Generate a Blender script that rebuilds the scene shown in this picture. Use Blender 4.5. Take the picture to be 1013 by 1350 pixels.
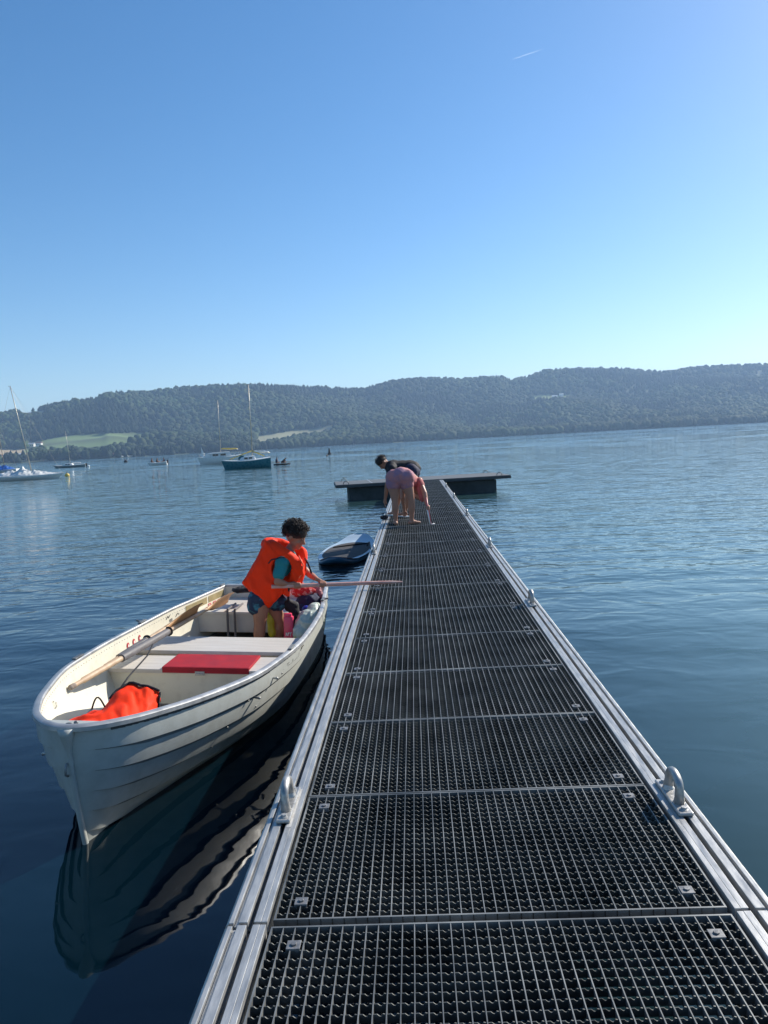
import bpy, bmesh, math, random
import numpy as np
from mathutils import Vector, Matrix, noise
random.seed(7); rng = np.random.default_rng(7)
R = math.radians
for o in list(bpy.data.objects): bpy.data.objects.remove(o)
scene = bpy.context.scene
col = scene.collection

# ------------------------------------------------------------ camera
F = 1014.0; CX = 506.5; CY = 675.0; CAMH = 1.34
_r = np.array([[0.99786803, -0.05031436, -0.04156765], [0.03679942, -0.09224387, 0.99505622], [-0.05389997, -0.99446445, -0.09019567]])
cam_d = bpy.data.cameras.new('camera'); cam = bpy.data.objects.new('camera', cam_d); col.objects.link(cam)
cam_d.sensor_fit = 'VERTICAL'; cam_d.sensor_height = 24.0; cam_d.lens = F / 1350.0 * 24.0
cam_d.clip_start = 0.05; cam_d.clip_end = 60000
m3 = Matrix(((_r[0, 0], -_r[0, 1], -_r[0, 2]), (_r[1, 0], -_r[1, 1], -_r[1, 2]), (_r[2, 0], -_r[2, 1], -_r[2, 2])))
cam.matrix_world = Matrix.Translation((0, 0, CAMH)) @ m3.to_4x4()
scene.camera = cam

def ray(px, py): return _r @ np.array([px - CX, py - CY, F])
def A(px, py, y):
    r = ray(px, py); t = y / r[1]; return Vector((r[0] * t, y, r[2] * t + CAMH))
def onz(px, py, z):
    r = ray(px, py); t = (z - CAMH) / r[2]; return Vector((r[0] * t, r[1] * t, z))

# ------------------------------------------------------------ sun and sky
SUN_EL, SUN_AZ = 32.0, 48.0          # azimuth clockwise from +Y
sx, sy, sz = math.sin(R(SUN_AZ)) * math.cos(R(SUN_EL)), math.cos(R(SUN_AZ)) * math.cos(R(SUN_EL)), math.sin(R(SUN_EL))
sun_d = bpy.data.lights.new('sun', 'SUN'); sun_d.energy = 5.0; sun_d.angle = R(0.53); sun_d.color = (1.0, 0.94, 0.84)
sun = bpy.data.objects.new('sun', sun_d); col.objects.link(sun)
sun.rotation_euler = Vector((sx, sy, sz)).to_track_quat('Z', 'Y').to_euler()
w = bpy.data.worlds.new('World'); scene.world = w; w.use_nodes = True
nt = w.node_tree; bg = nt.nodes['Background']; sky = nt.nodes.new('ShaderNodeTexSky')
sky.sky_type = 'NISHITA'; sky.sun_disc = False; sky.sun_elevation = R(SUN_EL); sky.sun_rotation = R(SUN_AZ)
sky.air_density = 0.95; sky.dust_density = 0.45; sky.ozone_density = 1.6; sky.altitude = 400
hs = nt.nodes.new('ShaderNodeHueSaturation'); hs.inputs['Hue'].default_value = .5; hs.inputs['Saturation'].default_value = 1.33
nt.links.new(sky.outputs[0], hs.inputs['Color']); nt.links.new(hs.outputs[0], bg.inputs[0]); bg.inputs[1].default_value = 0.108
scene.view_settings.view_transform = 'Standard'; scene.view_settings.look = 'None'
scene.view_settings.exposure = 0.52; scene.view_settings.gamma = 1.0
scene.cycles.volume_bounces = 1

# ------------------------------------------------------------ helpers
ROOT = {}
def tag(o, label=None, cat=None, group=None, kind=None):
    if label: o['label'] = label
    if cat: o['category'] = cat
    if group: o['group'] = group
    if kind: o['kind'] = kind
    return o
def thing(name, loc, label, cat, group=None, rot=None):
    o = bpy.data.objects.new(name, None); col.objects.link(o); o.empty_display_size = 0.1
    M = Matrix.Translation(loc)
    if rot is not None: M = M @ rot.to_4x4()
    o.matrix_world = M; ROOT[o.name] = M.inverted()
    return tag(o, label, cat, group)
def orient(d):
    d = Vector(d).normalized(); return d.to_track_quat('Z', 'Y').to_matrix()
class MB:
    def __init__(s): s.v = []; s.f = []; s.m = []
    def add(s, vs, fs, mi=0):
        n = len(s.v); s.v += [Vector(v) for v in vs]; s.f += [tuple(i + n for i in f) for f in fs]; s.m += [mi] * len(fs); return s
    def box(s, c, d, rot=None, mi=0):
        c = Vector(c); vs = []
        for x in (-.5, .5):
            for y in (-.5, .5):
                for z in (-.5, .5):
                    p = Vector((x * d[0], y * d[1], z * d[2]))
                    if rot is not None: p = rot @ p
                    vs.append(c + p)
        return s.add(vs, [(0, 1, 3, 2), (4, 6, 7, 5), (0, 4, 5, 1), (2, 3, 7, 6), (0, 2, 6, 4), (1, 5, 7, 3)], mi)
    def tube(s, pts, r, n=10, caps=True, flat=None, mi=0):
        pts = [Vector(p) for p in pts]; rr = r if hasattr(r, '__len__') else [r] * len(pts)
        vs = []; fs = []; up = None
        for i, p in enumerate(pts):
            d = (pts[min(i + 1, len(pts) - 1)] - pts[max(i - 1, 0)]).normalized()
            if up is None: up = Vector((0, 0, 1)) if abs(d.z) < .9 else Vector((0, 1, 0))
            a = d.cross(up)
            if a.length < 1e-4: a = d.orthogonal()
            a.normalize(); b = a.cross(d).normalized(); up = b
            fa, fb = (flat if flat else (1, 1))
            for k in range(n):
                t = 2 * math.pi * (k + .5) / n
                vs.append(p + (a * math.cos(t) * fa + b * math.sin(t) * fb) * rr[i])
        for i in range(len(pts) - 1):
            for k in range(n):
                k2 = (k + 1) % n
                fs.append((i * n + k, i * n + k2, (i + 1) * n + k2, (i + 1) * n + k))
        if caps:
            fs.append(tuple(range(n - 1, -1, -1))); q = (len(pts) - 1) * n; fs.append(tuple(q + k for k in range(n)))
        return s.add(vs, fs, mi)
    def sweep(s, rings, closed=True, caps=True, mi=0):
        n = len(rings[0]); vs = [v for r_ in rings for v in r_]; fs = []
        for i in range(len(rings) - 1):
            for k in range(n if closed else n - 1):
                k2 = (k + 1) % n; fs.append((i * n + k, i * n + k2, (i + 1) * n + k2, (i + 1) * n + k))
        if caps and closed:
            fs.append(tuple(range(n - 1, -1, -1))); q = (len(rings) - 1) * n; fs.append(tuple(q + k for k in range(n)))
        return s.add(vs, fs, mi)
    def cone(s, a, b, ra, rb, n=14, h=4):           # capsule with two radii
        a = Vector(a); b = Vector(b); d = (b - a); L = max(d.length, 1e-5); d /= L
        pts = []; rr = []
        for i in range(h + 1):
            t = math.pi / 2 * i / h
            pts.append(a - d * ra * math.cos(t)); rr.append(max(ra * math.sin(t), ra * .02))
        for i in range(h + 1):
            t = math.pi / 2 * i / h
            pts.append(b + d * rb * math.sin(t)); rr.append(max(rb * math.cos(t), rb * .02))
        return s.tube(pts, rr, n)
    def ell(s, c, r, rot=None, n=16, h=10, mi=0):
        c = Vector(c); vs = []; fs = []
        for i in range(1, h):
            t = math.pi * i / h
            for k in range(n):
                a = 2 * math.pi * k / n
                p = Vector((r[0] * math.sin(t) * math.cos(a), r[1] * math.sin(t) * math.sin(a), -r[2] * math.cos(t)))
                vs.append(c + (rot @ p if rot is not None else p))
        p0 = Vector((0, 0, -r[2])); p1 = Vector((0, 0, r[2]))
        vs.append(c + (rot @ p0 if rot is not None else p0)); vs.append(c + (rot @ p1 if rot is not None else p1))
        for i in range(h - 2):
            for k in range(n):
                k2 = (k + 1) % n; fs.append((i * n + k, i * n + k2, (i + 1) * n + k2, (i + 1) * n + k))
        q = (h - 1) * n
        for k in range(n):
            k2 = (k + 1) % n; fs.append((q, k2, k)); fs.append((q + 1, (h - 2) * n + k, (h - 2) * n + k2))
        return s.add(vs, fs, mi)
    def prism(s, poly, z0, z1, M=None, mi=0):
        n = len(poly); vs = [Vector((p[0], p[1], z0)) for p in poly] + [Vector((p[0], p[1], z1)) for p in poly]
        if M is not None: vs = [M @ v for v in vs]
        fs = [tuple(range(n - 1, -1, -1)), tuple(range(n, 2 * n))] + [(i, (i + 1) % n, n + (i + 1) % n, n + i) for i in range(n)]
        return s.add(vs, fs, mi)
    def build(s, name, mat, parent=None, smooth=False, bevel=0, origin=None, remesh=0, smit=0, auto=None, disp=None, local=False):
        me = bpy.data.meshes.new(name); me.from_pydata([tuple(v) for v in s.v], [], s.f)
        mats = mat if isinstance(mat, (list, tuple)) else [mat]
        for m_ in mats: me.materials.append(m_)
        if len(mats) > 1: me.polygons.foreach_set('material_index', s.m)
        o = bpy.data.objects.new(name, me); col.objects.link(o)
        mods = False
        bm = bmesh.new(); bm.from_mesh(me); bmesh.ops.recalc_face_normals(bm, faces=bm.faces); bm.to_mesh(me); bm.free()
        if remesh:
            m_ = o.modifiers.new('r', 'REMESH'); m_.mode = 'VOXEL'; m_.voxel_size = remesh; mods = True
            if smit: q = o.modifiers.new('s', 'SMOOTH'); q.iterations = smit; q.factor = .5
        if bevel:
            m_ = o.modifiers.new('b', 'BEVEL'); m_.width = bevel; m_.segments = 2; m_.limit_method = 'ANGLE'; m_.angle_limit = R(35); mods = True
        if mods:
            dg = bpy.context.evaluated_depsgraph_get(); ev = o.evaluated_get(dg)
            me2 = bpy.data.meshes.new_from_object(ev); o.modifiers.clear(); o.data = me2
            bpy.data.meshes.remove(me); me = me2; me.name = name
            if remesh:
                me.materials.clear()
                for m_ in mats: me.materials.append(m_)
        if disp:
            for v in me.vertices:
                v.co = disp(v.co.copy())
        Mi = None
        if parent is not None:
            o.parent = parent
            if not local: Mi = ROOT.get(parent.name)
            if Mi is not None: ROOT[o.name] = Mi
        elif origin is not None:
            Mi = Matrix.Translation(-Vector(origin)); o.location = origin; ROOT[o.name] = Mi
        if Mi is not None: me.transform(Mi)
        if auto is not None:
            me.polygons.foreach_set('use_smooth', [True] * len(me.polygons)); me.set_sharp_from_angle(angle=R(auto))
        elif smooth or remesh: me.polygons.foreach_set('use_smooth', [True] * len(me.polygons))
        me.update()
        return o
def base_of(mb):
    xs = [v.x for v in mb.v]; ys = [v.y for v in mb.v]; zs = [v.z for v in mb.v]
    return Vector(((min(xs) + max(xs)) / 2, (min(ys) + max(ys)) / 2, min(zs)))
def copy_tree(o, loc=None, parent=None):
    c = o.copy(); col.objects.link(c)
    if parent is not None: c.parent = parent
    if loc is not None: c.location = loc
    for ch in list(o.children): copy_tree(ch, None, c)
    return c
def pchip(x, y, q):
    x = np.array(x, float); y = np.array(y, float); q = np.atleast_1d(np.array(q, float))
    h = np.diff(x); d = np.diff(y) / h; m = np.zeros(len(x))
    for i in range(1, len(x) - 1):
        if d[i - 1] * d[i] > 0:
            w1 = 2 * h[i] + h[i - 1]; w2 = h[i] + 2 * h[i - 1]; m[i] = (w1 + w2) / (w1 / d[i - 1] + w2 / d[i])
    m[0] = d[0]; m[-1] = d[-1]
    i = np.clip(np.searchsorted(x, q) - 1, 0, len(x) - 2); s = (q - x[i]) / h[i]
    return (1 + 2 * s) * (1 - s) ** 2 * y[i] + s * (1 - s) ** 2 * h[i] * m[i] + s * s * (3 - 2 * s) * y[i + 1] + s * s * (s - 1) * h[i] * m[i + 1]

# ------------------------------------------------------------ materials
def mat(name, colr, rough=.5, metal=0, spec=.5, var=0, vscale=5, bump=0, bscale=30, col2=None, stretch=None, detail=4, emis=None, trans=0, sheen=0, lo=.35, hi=.65, world=False):
    m = bpy.data.materials.new(name); m.use_nodes = True; nt = m.node_tree; p = nt.nodes['Principled BSDF']
    p.inputs['Base Color'].default_value = (*colr, 1); p.inputs['Roughness'].default_value = rough
    p.inputs['Metallic'].default_value = metal; p.inputs['Specular IOR Level'].default_value = spec
    if sheen: p.inputs['Sheen Weight'].default_value = sheen
    if trans: p.inputs['Transmission Weight'].default_value = trans
    tc = nt.nodes.new('ShaderNodeTexCoord'); src = tc.outputs['Object']
    if world: src = nt.nodes.new('ShaderNodeNewGeometry').outputs['Position']
    if stretch:
        mp = nt.nodes.new('ShaderNodeMapping'); mp.inputs['Scale'].default_value = stretch; nt.links.new(src, mp.inputs[0]); src = mp.outputs[0]
    if var or col2:
        n = nt.nodes.new('ShaderNodeTexNoise'); n.inputs['Scale'].default_value = vscale; n.inputs['Detail'].default_value = detail; n.inputs['Roughness'].default_value = .6
        nt.links.new(src, n.inputs['Vector'])
        r = nt.nodes.new('ShaderNodeValToRGB'); r.color_ramp.elements[0].position = lo; r.color_ramp.elements[1].position = hi
        c2 = col2 if col2 else tuple(min(1, c * (1 + var)) for c in colr)
        c1 = colr if col2 else tuple(c * (1 - var) for c in colr)
        r.color_ramp.elements[0].color = (*c1, 1); r.color_ramp.elements[1].color = (*c2, 1)
        nt.links.new(n.outputs[0], r.inputs[0]); nt.links.new(r.outputs[0], p.inputs['Base Color'])
        mr = nt.nodes.new('ShaderNodeMapRange'); mr.inputs[1].default_value = .3; mr.inputs[2].default_value = .7
        mr.inputs[3].default_value = max(0, rough - .1); mr.inputs[4].default_value = min(1, rough + .12)
        nt.links.new(n.outputs[0], mr.inputs[0]); nt.links.new(mr.outputs[0], p.inputs['Roughness'])
    if bump:
        n2 = nt.nodes.new('ShaderNodeTexNoise'); n2.inputs['Scale'].default_value = bscale; n2.inputs['Detail'].default_value = 5
        nt.links.new(src, n2.inputs['Vector'])
        b = nt.nodes.new('ShaderNodeBump'); b.inputs['Distance'].default_value = bump; b.inputs['Strength'].default_value = 1
        nt.links.new(n2.outputs[0], b.inputs['Height']); nt.links.new(b.outputs[0], p.inputs['Normal'])
    return m
M = {}
M['alu'] = mat('brushed_aluminium', (.4, .4, .39), .42, .45, var=.16, vscale=9, stretch=(6, 1, 6), bump=.0004, bscale=60)
M['alu_dirty'] = mat('weathered_aluminium', (.5, .5, .48), .5, .7, var=.3, vscale=12, bump=.0006, bscale=50)
M['alu_stain'] = mat('stained_aluminium', (.62, .6, .56), .45, .4, col2=(.36, .31, .26), vscale=14, lo=.5, hi=.8)
M['galv'] = mat('galvanised_steel', (.2, .205, .198), .5, .45, var=.45, vscale=3.1, detail=8, world=True)
M['cast'] = mat('cast_aluminium', (.4, .39, .37), .42, .55, var=.25, vscale=20, bump=.001, bscale=60)
M['bars'] = mat('galvanised_bars_shaded', (.09, .095, .09), .55, .5, var=.5, vscale=4.3, detail=8, world=True)  # cross bars coloured darker to stand for shade deep in the grating
M['darksteel'] = mat('dark_steel_frame', (.05, .055, .06), .6, .2, var=.3, vscale=8)
M['rust'] = mat('brown_stained_channel', (.16, .11, .08), .8, 0, col2=(.28, .24, .2), vscale=20)
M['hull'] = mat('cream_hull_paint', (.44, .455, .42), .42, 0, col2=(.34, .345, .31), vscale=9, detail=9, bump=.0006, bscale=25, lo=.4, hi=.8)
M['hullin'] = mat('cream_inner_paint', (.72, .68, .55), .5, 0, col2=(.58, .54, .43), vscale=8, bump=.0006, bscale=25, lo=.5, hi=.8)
M['gun'] = mat('grey_gunwale_aluminium', (.4, .4, .395), .42, .5, var=.14, vscale=9)
M['thwart'] = mat('white_weathered_bench', (.6, .56, .5), .55, 0, col2=(.5, .46, .41), vscale=5, stretch=(.6, 8, 1), bump=.0008, bscale=20)
M['redpad'] = mat('red_cushion_vinyl', (.36, .016, .026), .65, 0, spec=.25, var=.15, vscale=10, bump=.001, bscale=20)
M['floor'] = mat('brown_grey_floor', (.3, .25, .21), .7, 0, col2=(.17, .13, .11), vscale=7, bump=.001)
M['rivet'] = mat('rivet_metal', (.3, .29, .27), .5, .6)
M['seam'] = mat('dark_sealant', (.06, .06, .06), .7)
M['tan'] = mat('tan_padding', (.34, .27, .13), .7, 0, col2=(.24, .19, .08), vscale=12)
M['redmark'] = mat('red_sticker', (.45, .03, .04), .5)
M['whitemark'] = mat('white_sticker', (.75, .73, .68), .5)
M['ink'] = mat('dark_ink', (.05, .045, .05), .6)
M['orange'] = mat('orange_life_vest_fabric', (1.0, .04, .004), .7, 0, spec=.2, var=.06, vscale=6, bump=.003, bscale=14)
M['teal'] = mat('teal_shirt_cloth', (.01, .2, .22), .8, bump=.002, bscale=30)
M['black'] = mat('black_fabric', (.012, .012, .016), .8, bump=.002, bscale=20)
M['navy'] = mat('navy_fabric', (.012, .016, .05), .8, bump=.004, bscale=12)
M['skin'] = mat('sun_tanned_skin', (.37, .165, .095), .55, 0, var=.06, vscale=8)
M['skin2'] = mat('warm_skin', (.4, .19, .125), .55, 0, var=.06, vscale=8)
M['hair'] = mat('dark_brown_hair', (.022, .012, .008), .6, 0, var=.3, vscale=60, bump=.004, bscale=150)
M['wood'] = mat('varnished_oar_wood', (.55, .31, .14), .5, 0, col2=(.4, .2, .08), vscale=3, stretch=(1, 1, 1), bump=.0006)
M['palewood'] = mat('pale_worn_wood', (.6, .43, .27), .6, 0, col2=(.45, .3, .18), vscale=9)
M['pinkwood'] = mat('pinkish_wood', (.55, .25, .2), .5, 0, col2=(.62, .4, .34), vscale=12)
M['leather'] = mat('grey_oar_sleeve', (.13, .12, .12), .6, 0, var=.2, vscale=15)
M['grey'] = mat('grey_seat_plastic', (.12, .125, .125), .6, 0, var=.12, vscale=8, bump=.001)
M['white'] = mat('white_gelcoat', (.75, .75, .72), .35, var=.05)
M['tarp'] = mat('white_tarpaulin', (.66, .66, .63), .6, var=.1, vscale=1, bump=.05, bscale=2)
M['bluetarp'] = mat('blue_tarpaulin', (.02, .12, .42), .6, var=.1, vscale=1, bump=.05, bscale=2)
M['tealhull'] = mat('teal_boat_hull', (.005, .13, .17), .3, var=.1)
M['yellow'] = mat('yellow_sailcloth', (.7, .5, .1), .6, var=.1)
M['mast'] = mat('weathered_mast', (.5, .47, .4), .4, .4)
M['bark'] = mat('tree_bark', (.09, .065, .045), .9, var=.2)
M['dirtyblue'] = mat('board_blue', (.015, .08, .15), .35, var=.06)
M['boardtop'] = mat('board_pale_blue', (.4, .5, .58), .4, var=.06)
M['pad'] = mat('black_deck_pad', (.025, .025, .03), .8, var=.2, vscale=20)
M['padlight'] = mat('charcoal_deck_pad', (.05, .045, .045), .8, var=.2, vscale=20)
M['float'] = mat('dark_float_concrete', (.05, .06, .065), .8, col2=(.03, .04, .04), vscale=2, bump=.01, bscale=6)
M['deck'] = mat('grey_pontoon_deck', (.12, .13, .14), .7, col2=(.085, .095, .1), vscale=3, stretch=(1, 12, 1))
M['fascia'] = mat('dark_pontoon_fascia', (.05, .055, .06), .6, var=.2)
# ------------------------------------------------------------ water
WZ = -0.55
def water_mat():
    m = bpy.data.materials.new('lake_water'); m.use_nodes = True; nt = m.node_tree; p = nt.nodes['Principled BSDF']
    p.inputs['Roughness'].default_value = .03; p.inputs['IOR'].default_value = 1.4
    tc = nt.nodes.new('ShaderNodeTexCoord'); geo = nt.nodes.new('ShaderNodeNewGeometry')
    def nz(sc, st, det=2, dist=0.0):
        mp = nt.nodes.new('ShaderNodeMapping'); mp.inputs['Scale'].default_value = st; mp.inputs['Rotation'].default_value = (0, 0, R(8))
        nt.links.new(tc.outputs['Object'], mp.inputs[0])
        n = nt.nodes.new('ShaderNodeTexNoise'); n.inputs['Scale'].default_value = sc; n.inputs['Detail'].default_value = det
        n.inputs['Distortion'].default_value = dist; n.inputs['Roughness'].default_value = .5
        nt.links.new(mp.outputs[0], n.inputs['Vector']); return n.outputs[0]
    def mul(a, b):
        q = nt.nodes.new('ShaderNodeMath'); q.operation = 'MULTIPLY'
        for i, x in enumerate((a, b)):
            if isinstance(x, (int, float)): q.inputs[i].default_value = x
            else: nt.links.new(x, q.inputs[i])
        return q.outputs[0]
    def add(a, b):
        q = nt.nodes.new('ShaderNodeMath'); q.operation = 'ADD'; nt.links.new(a, q.inputs[0]); nt.links.new(b, q.inputs[1]); return q.outputs[0]
    sep = nt.nodes.new('ShaderNodeSeparateXYZ'); nt.links.new(geo.outputs['Position'], sep.inputs[0])
    def rampy(y0, y1, a, b):
        q = nt.nodes.new('ShaderNodeMapRange'); q.interpolation_type = 'SMOOTHSTEP'
        for i, v in zip((1, 2, 3, 4), (y0, y1, a, b)): q.inputs[i].default_value = v
        nt.links.new(sep.outputs['Y'], q.inputs[0]); return q.outputs[0]
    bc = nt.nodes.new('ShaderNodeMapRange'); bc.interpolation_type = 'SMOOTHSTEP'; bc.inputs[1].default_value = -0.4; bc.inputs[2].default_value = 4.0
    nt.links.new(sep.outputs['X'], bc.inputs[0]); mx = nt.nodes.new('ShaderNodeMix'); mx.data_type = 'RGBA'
    mx.inputs[6].default_value = (.001, .008, .014, 1); mx.inputs[7].default_value = (.05, .115, .115, 1)      # reflected sky brightness put into the colour: dark near left, paler right and far
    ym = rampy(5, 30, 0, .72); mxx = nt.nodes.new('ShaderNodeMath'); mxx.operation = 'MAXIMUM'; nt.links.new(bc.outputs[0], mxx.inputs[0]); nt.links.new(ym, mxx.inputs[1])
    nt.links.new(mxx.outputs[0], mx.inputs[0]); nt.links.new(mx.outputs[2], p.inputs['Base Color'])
    # calm water by the jetty, ripples grow towards the open lake
    swell = mul(nz(.9, (.45, 1, 1), 1), mul(rampy(2, 12, .35, 1.1), .052))
    rip = mul(nz(2.9, (.7, 1, 1), 2, .4), mul(rampy(3, 14, .15, 1.3), .030))
    fine = mul(nz(7.5, (.8, 1, 1), 2), mul(rampy(5, 20, .03, 1.4), .0085))
    big = mul(nz(.25, (.5, 1, 1), 2), .06)
    h = add(add(swell, rip), add(fine, big))
    b = nt.nodes.new('ShaderNodeBump'); b.inputs['Strength'].default_value = 1; b.inputs['Distance'].default_value = 1
    nt.links.new(h, b.inputs['Height'])
    # open-lake ripples given directly as surface slopes, so that they keep their strength far away
    def slope(sc, st, amp):
        mp = nt.nodes.new('ShaderNodeMapping'); mp.inputs['Scale'].default_value = st; mp.inputs['Rotation'].default_value = (0, 0, R(-12)); nt.links.new(tc.outputs['Object'], mp.inputs[0])
        n = nt.nodes.new('ShaderNodeTexNoise'); n.inputs['Scale'].default_value = sc; n.inputs['Detail'].default_value = 3; n.inputs['Roughness'].default_value = .55; nt.links.new(mp.outputs[0], n.inputs['Vector'])
        a = nt.nodes.new('ShaderNodeVectorMath'); a.operation = 'SUBTRACT'; nt.links.new(n.outputs['Color'], a.inputs[0]); a.inputs[1].default_value = (.5, .5, .5)
        q = nt.nodes.new('ShaderNodeVectorMath'); q.operation = 'SCALE'; nt.links.new(a.outputs[0], q.inputs[0]); nt.links.new(amp, q.inputs['Scale']); return q.outputs[0]
    sm = nt.nodes.new('ShaderNodeVectorMath'); sm.operation = 'ADD'
    nt.links.new(slope(.7, (.7, 1, 1), rampy(8, 50, 0, .26)), sm.inputs[0]); nt.links.new(slope(2.4, (.75, 1, 1), rampy(5, 35, 0, .34)), sm.inputs[1])
    sm2 = nt.nodes.new('ShaderNodeVectorMath'); sm2.operation = 'ADD'; nt.links.new(sm.outputs[0], sm2.inputs[0]); nt.links.new(slope(.22, (.5, 1, 1), rampy(35, 180, 0, .85)), sm2.inputs[1])
    sm3 = nt.nodes.new('ShaderNodeVectorMath'); sm3.operation = 'ADD'; nt.links.new(sm2.outputs[0], sm3.inputs[0]); nt.links.new(slope(.045, (.35, 1, 1), rampy(50, 250, .05, .75)), sm3.inputs[1])
    fl_ = nt.nodes.new('ShaderNodeVectorMath'); fl_.operation = 'MULTIPLY'; nt.links.new(sm3.outputs[0], fl_.inputs[0]); fl_.inputs[1].default_value = (.8, 1, 0)
    ad = nt.nodes.new('ShaderNodeVectorMath'); ad.operation = 'ADD'; nt.links.new(b.outputs[0], ad.inputs[0]); nt.links.new(fl_.outputs[0], ad.inputs[1])
    nm = nt.nodes.new('ShaderNodeVectorMath'); nm.operation = 'NORMALIZE'; nt.links.new(ad.outputs[0], nm.inputs[0]); nt.links.new(nm.outputs[0], p.inputs['Normal'])
    return m
wb = MB(); xs = [-5000, -300, -40, -6, 0, 6, 40, 300, 5000]; ys = [-800, -40, 0, 8, 30, 120, 600, 5500]
vs = [(x, y, WZ) for y in ys for x in xs]; n = len(xs)
wb.add(vs, [(j * n + i, j * n + i + 1, (j + 1) * n + i + 1, (j + 1) * n + i) for j in range(len(ys) - 1) for i in range(n - 1)])
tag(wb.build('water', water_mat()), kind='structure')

# ------------------------------------------------------------ hills on the far shore
HP = [(-420, 560), (-200, 556), (0, 550), (50, 543), (100, 535), (137, 530), (143, 523), (200, 519), (250, 514), (330, 511), (400, 512), (480, 515), (520, 505), (560, 501), (620, 502), (662, 499), (676, 504), (705, 498), (718, 493), (740, 490), (800, 488), (850, 490), (875, 492), (900, 488), (925, 485), (1013, 483), (1200, 488), (1500, 500)]
def azel(px, py): r = ray(px, py); return math.atan2(r[0], r[1]), r[2] / math.hypot(r[0], r[1])
def hor(px): return 581 - .0542 * (px - 544)
RAZ = [azel(p, hor(p))[0] for p, _ in HP]; REL = [azel(p, q)[1] for p, q in HP]
def ridge(az): return np.interp(az, RAZ, REL)
A0, A1 = RAZ[0], RAZ[-1]
def Ds(az): return 1300 + 500 * np.clip((az + .4) / .95, 0, 1) + 18 * np.sin(az * 37) + 9 * np.sin(az * 91 + 1)
def Dr(az): return Ds(az) + 900 + 500 * np.clip((az + .1) / .6, 0, 1)
def vnoise(x, y, sc, seed=0): return noise.noise(Vector((x / sc, y / sc, seed * 3.7)))
def gprof(s):
    return np.interp(s, [0, .02, .12, .3, .5, .75, 1.0, 1.3, 2], [0, .012, .07, .2, .42, .75, 1, 1.02, .8])
def ground(az, s):
    d0, d1 = float(Ds(az)), float(Dr(az)); r = d0 + s * (d1 - d0)
    e = float(ridge(az)) * (float(gprof(s)) + (.06 * math.sin(s * 9 + az * 23) * min(1, s * 3) * max(0, 1 - s)))
    x, y = r * math.sin(az), r * math.cos(az)
    nz = 30 * vnoise(x, y, 300, 1) * min(1, max(0, s - .1) * 4) * (1 if s < .9 else .2)
    h = e * r * (1 if s <= 1 else 1 / (1 + (s - 1) * .6)) + nz
    return Vector((x, y, max(h, WZ + .15 + s * 30) if s > 0 else WZ - 1.5))
_R = np.linalg.inv(_r)
def topx(P):
    c = _r.T @ np.array([P[0], P[1], P[2] - CAMH]); return CX + F * c[0] / c[2], CY + F * c[1] / c[2]
FIELDS = {'green': [(38, 584), (100, 573), (190, 570), (200, 578), (150, 586), (120, 590), (75, 596), (30, 598)],
          'pale': [(330, 588), (340, 575), (440, 560), (441, 573), (390, 581), (345, 592)],
          'tan': [(-30, 592), (45, 592), (42, 606), (-30, 607)],
          'clear': [(700, 521), (750, 521), (765, 528), (705, 530)], 'high': [(25, 545), (62, 541), (62, 548), (30, 553)], 'high2': [(-10, 557), (22, 555), (18, 562), (-10, 566)]}
def inpoly(x, y, P):
    c = False; j = len(P) - 1
    for i in range(len(P)):
        if (P[i][1] > y) != (P[j][1] > y) and x < (P[j][0] - P[i][0]) * (y - P[i][1]) / (P[j][1] - P[i][1]) + P[i][0]: c = not c
        j = i
    return c
def field_at(P):
    px, py = topx(P)
    for k, q in FIELDS.items():
        if inpoly(px, py, q): return k
    return None
NA, NS = 420, 90
svals = [0, .004] + [0.01 + (1.8 - .01) * (i / (NS - 3)) ** 1.35 for i in range(NS - 2)]
V = []; C = []
FC = {'green': (.12, .17, .055), 'pale': (.24, .23, .12), 'tan': (.4, .3, .16), 'clear': (.2, .25, .09), 'high': (.2, .19, .1), 'high2': (.25, .2, .12), None: (.035, .055, .02)}
for i in range(NA):
    az = A0 + (A1 - A0) * i / (NA - 1)
    for s in svals:
        P = ground(az, s); V.append(P)
        f = field_at(P) if 0 < s < 1.05 else None
        c = FC[f]
        if f in ('green', 'pale'):
            k = 1 + .35 * math.sin(P.y * .035 + P.x * .006) * (1 if f == 'green' else .4); c = tuple(q * k for q in c)
        C.append((*c, 1))
me = bpy.data.meshes.new('hills'); ns = len(svals)
me.from_pydata([tuple(v) for v in V], [], [(i * ns + j, i * ns + j + 1, (i + 1) * ns + j + 1, (i + 1) * ns + j) for i in range(NA - 1) for j in range(ns - 1)])
ca = me.color_attributes.new('tint', 'FLOAT_COLOR', 'POINT'); ca.data.foreach_set('color', np.array(C, np.float32).ravel())
hm = mat('hill_ground', (.1, .1, .1), .95); p = hm.node_tree.nodes['Principled BSDF']
at_ = hm.node_tree.nodes.new('ShaderNodeAttribute'); at_.attribute_name = 'tint'; hm.node_tree.links.new(at_.outputs['Color'], p.inputs['Base Color'])
me.materials.append(hm); me.polygons.foreach_set('use_smooth', [True] * len(me.polygons))
hills = bpy.data.objects.new('hills', me); col.objects.link(hills); tag(hills, kind='structure')

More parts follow.
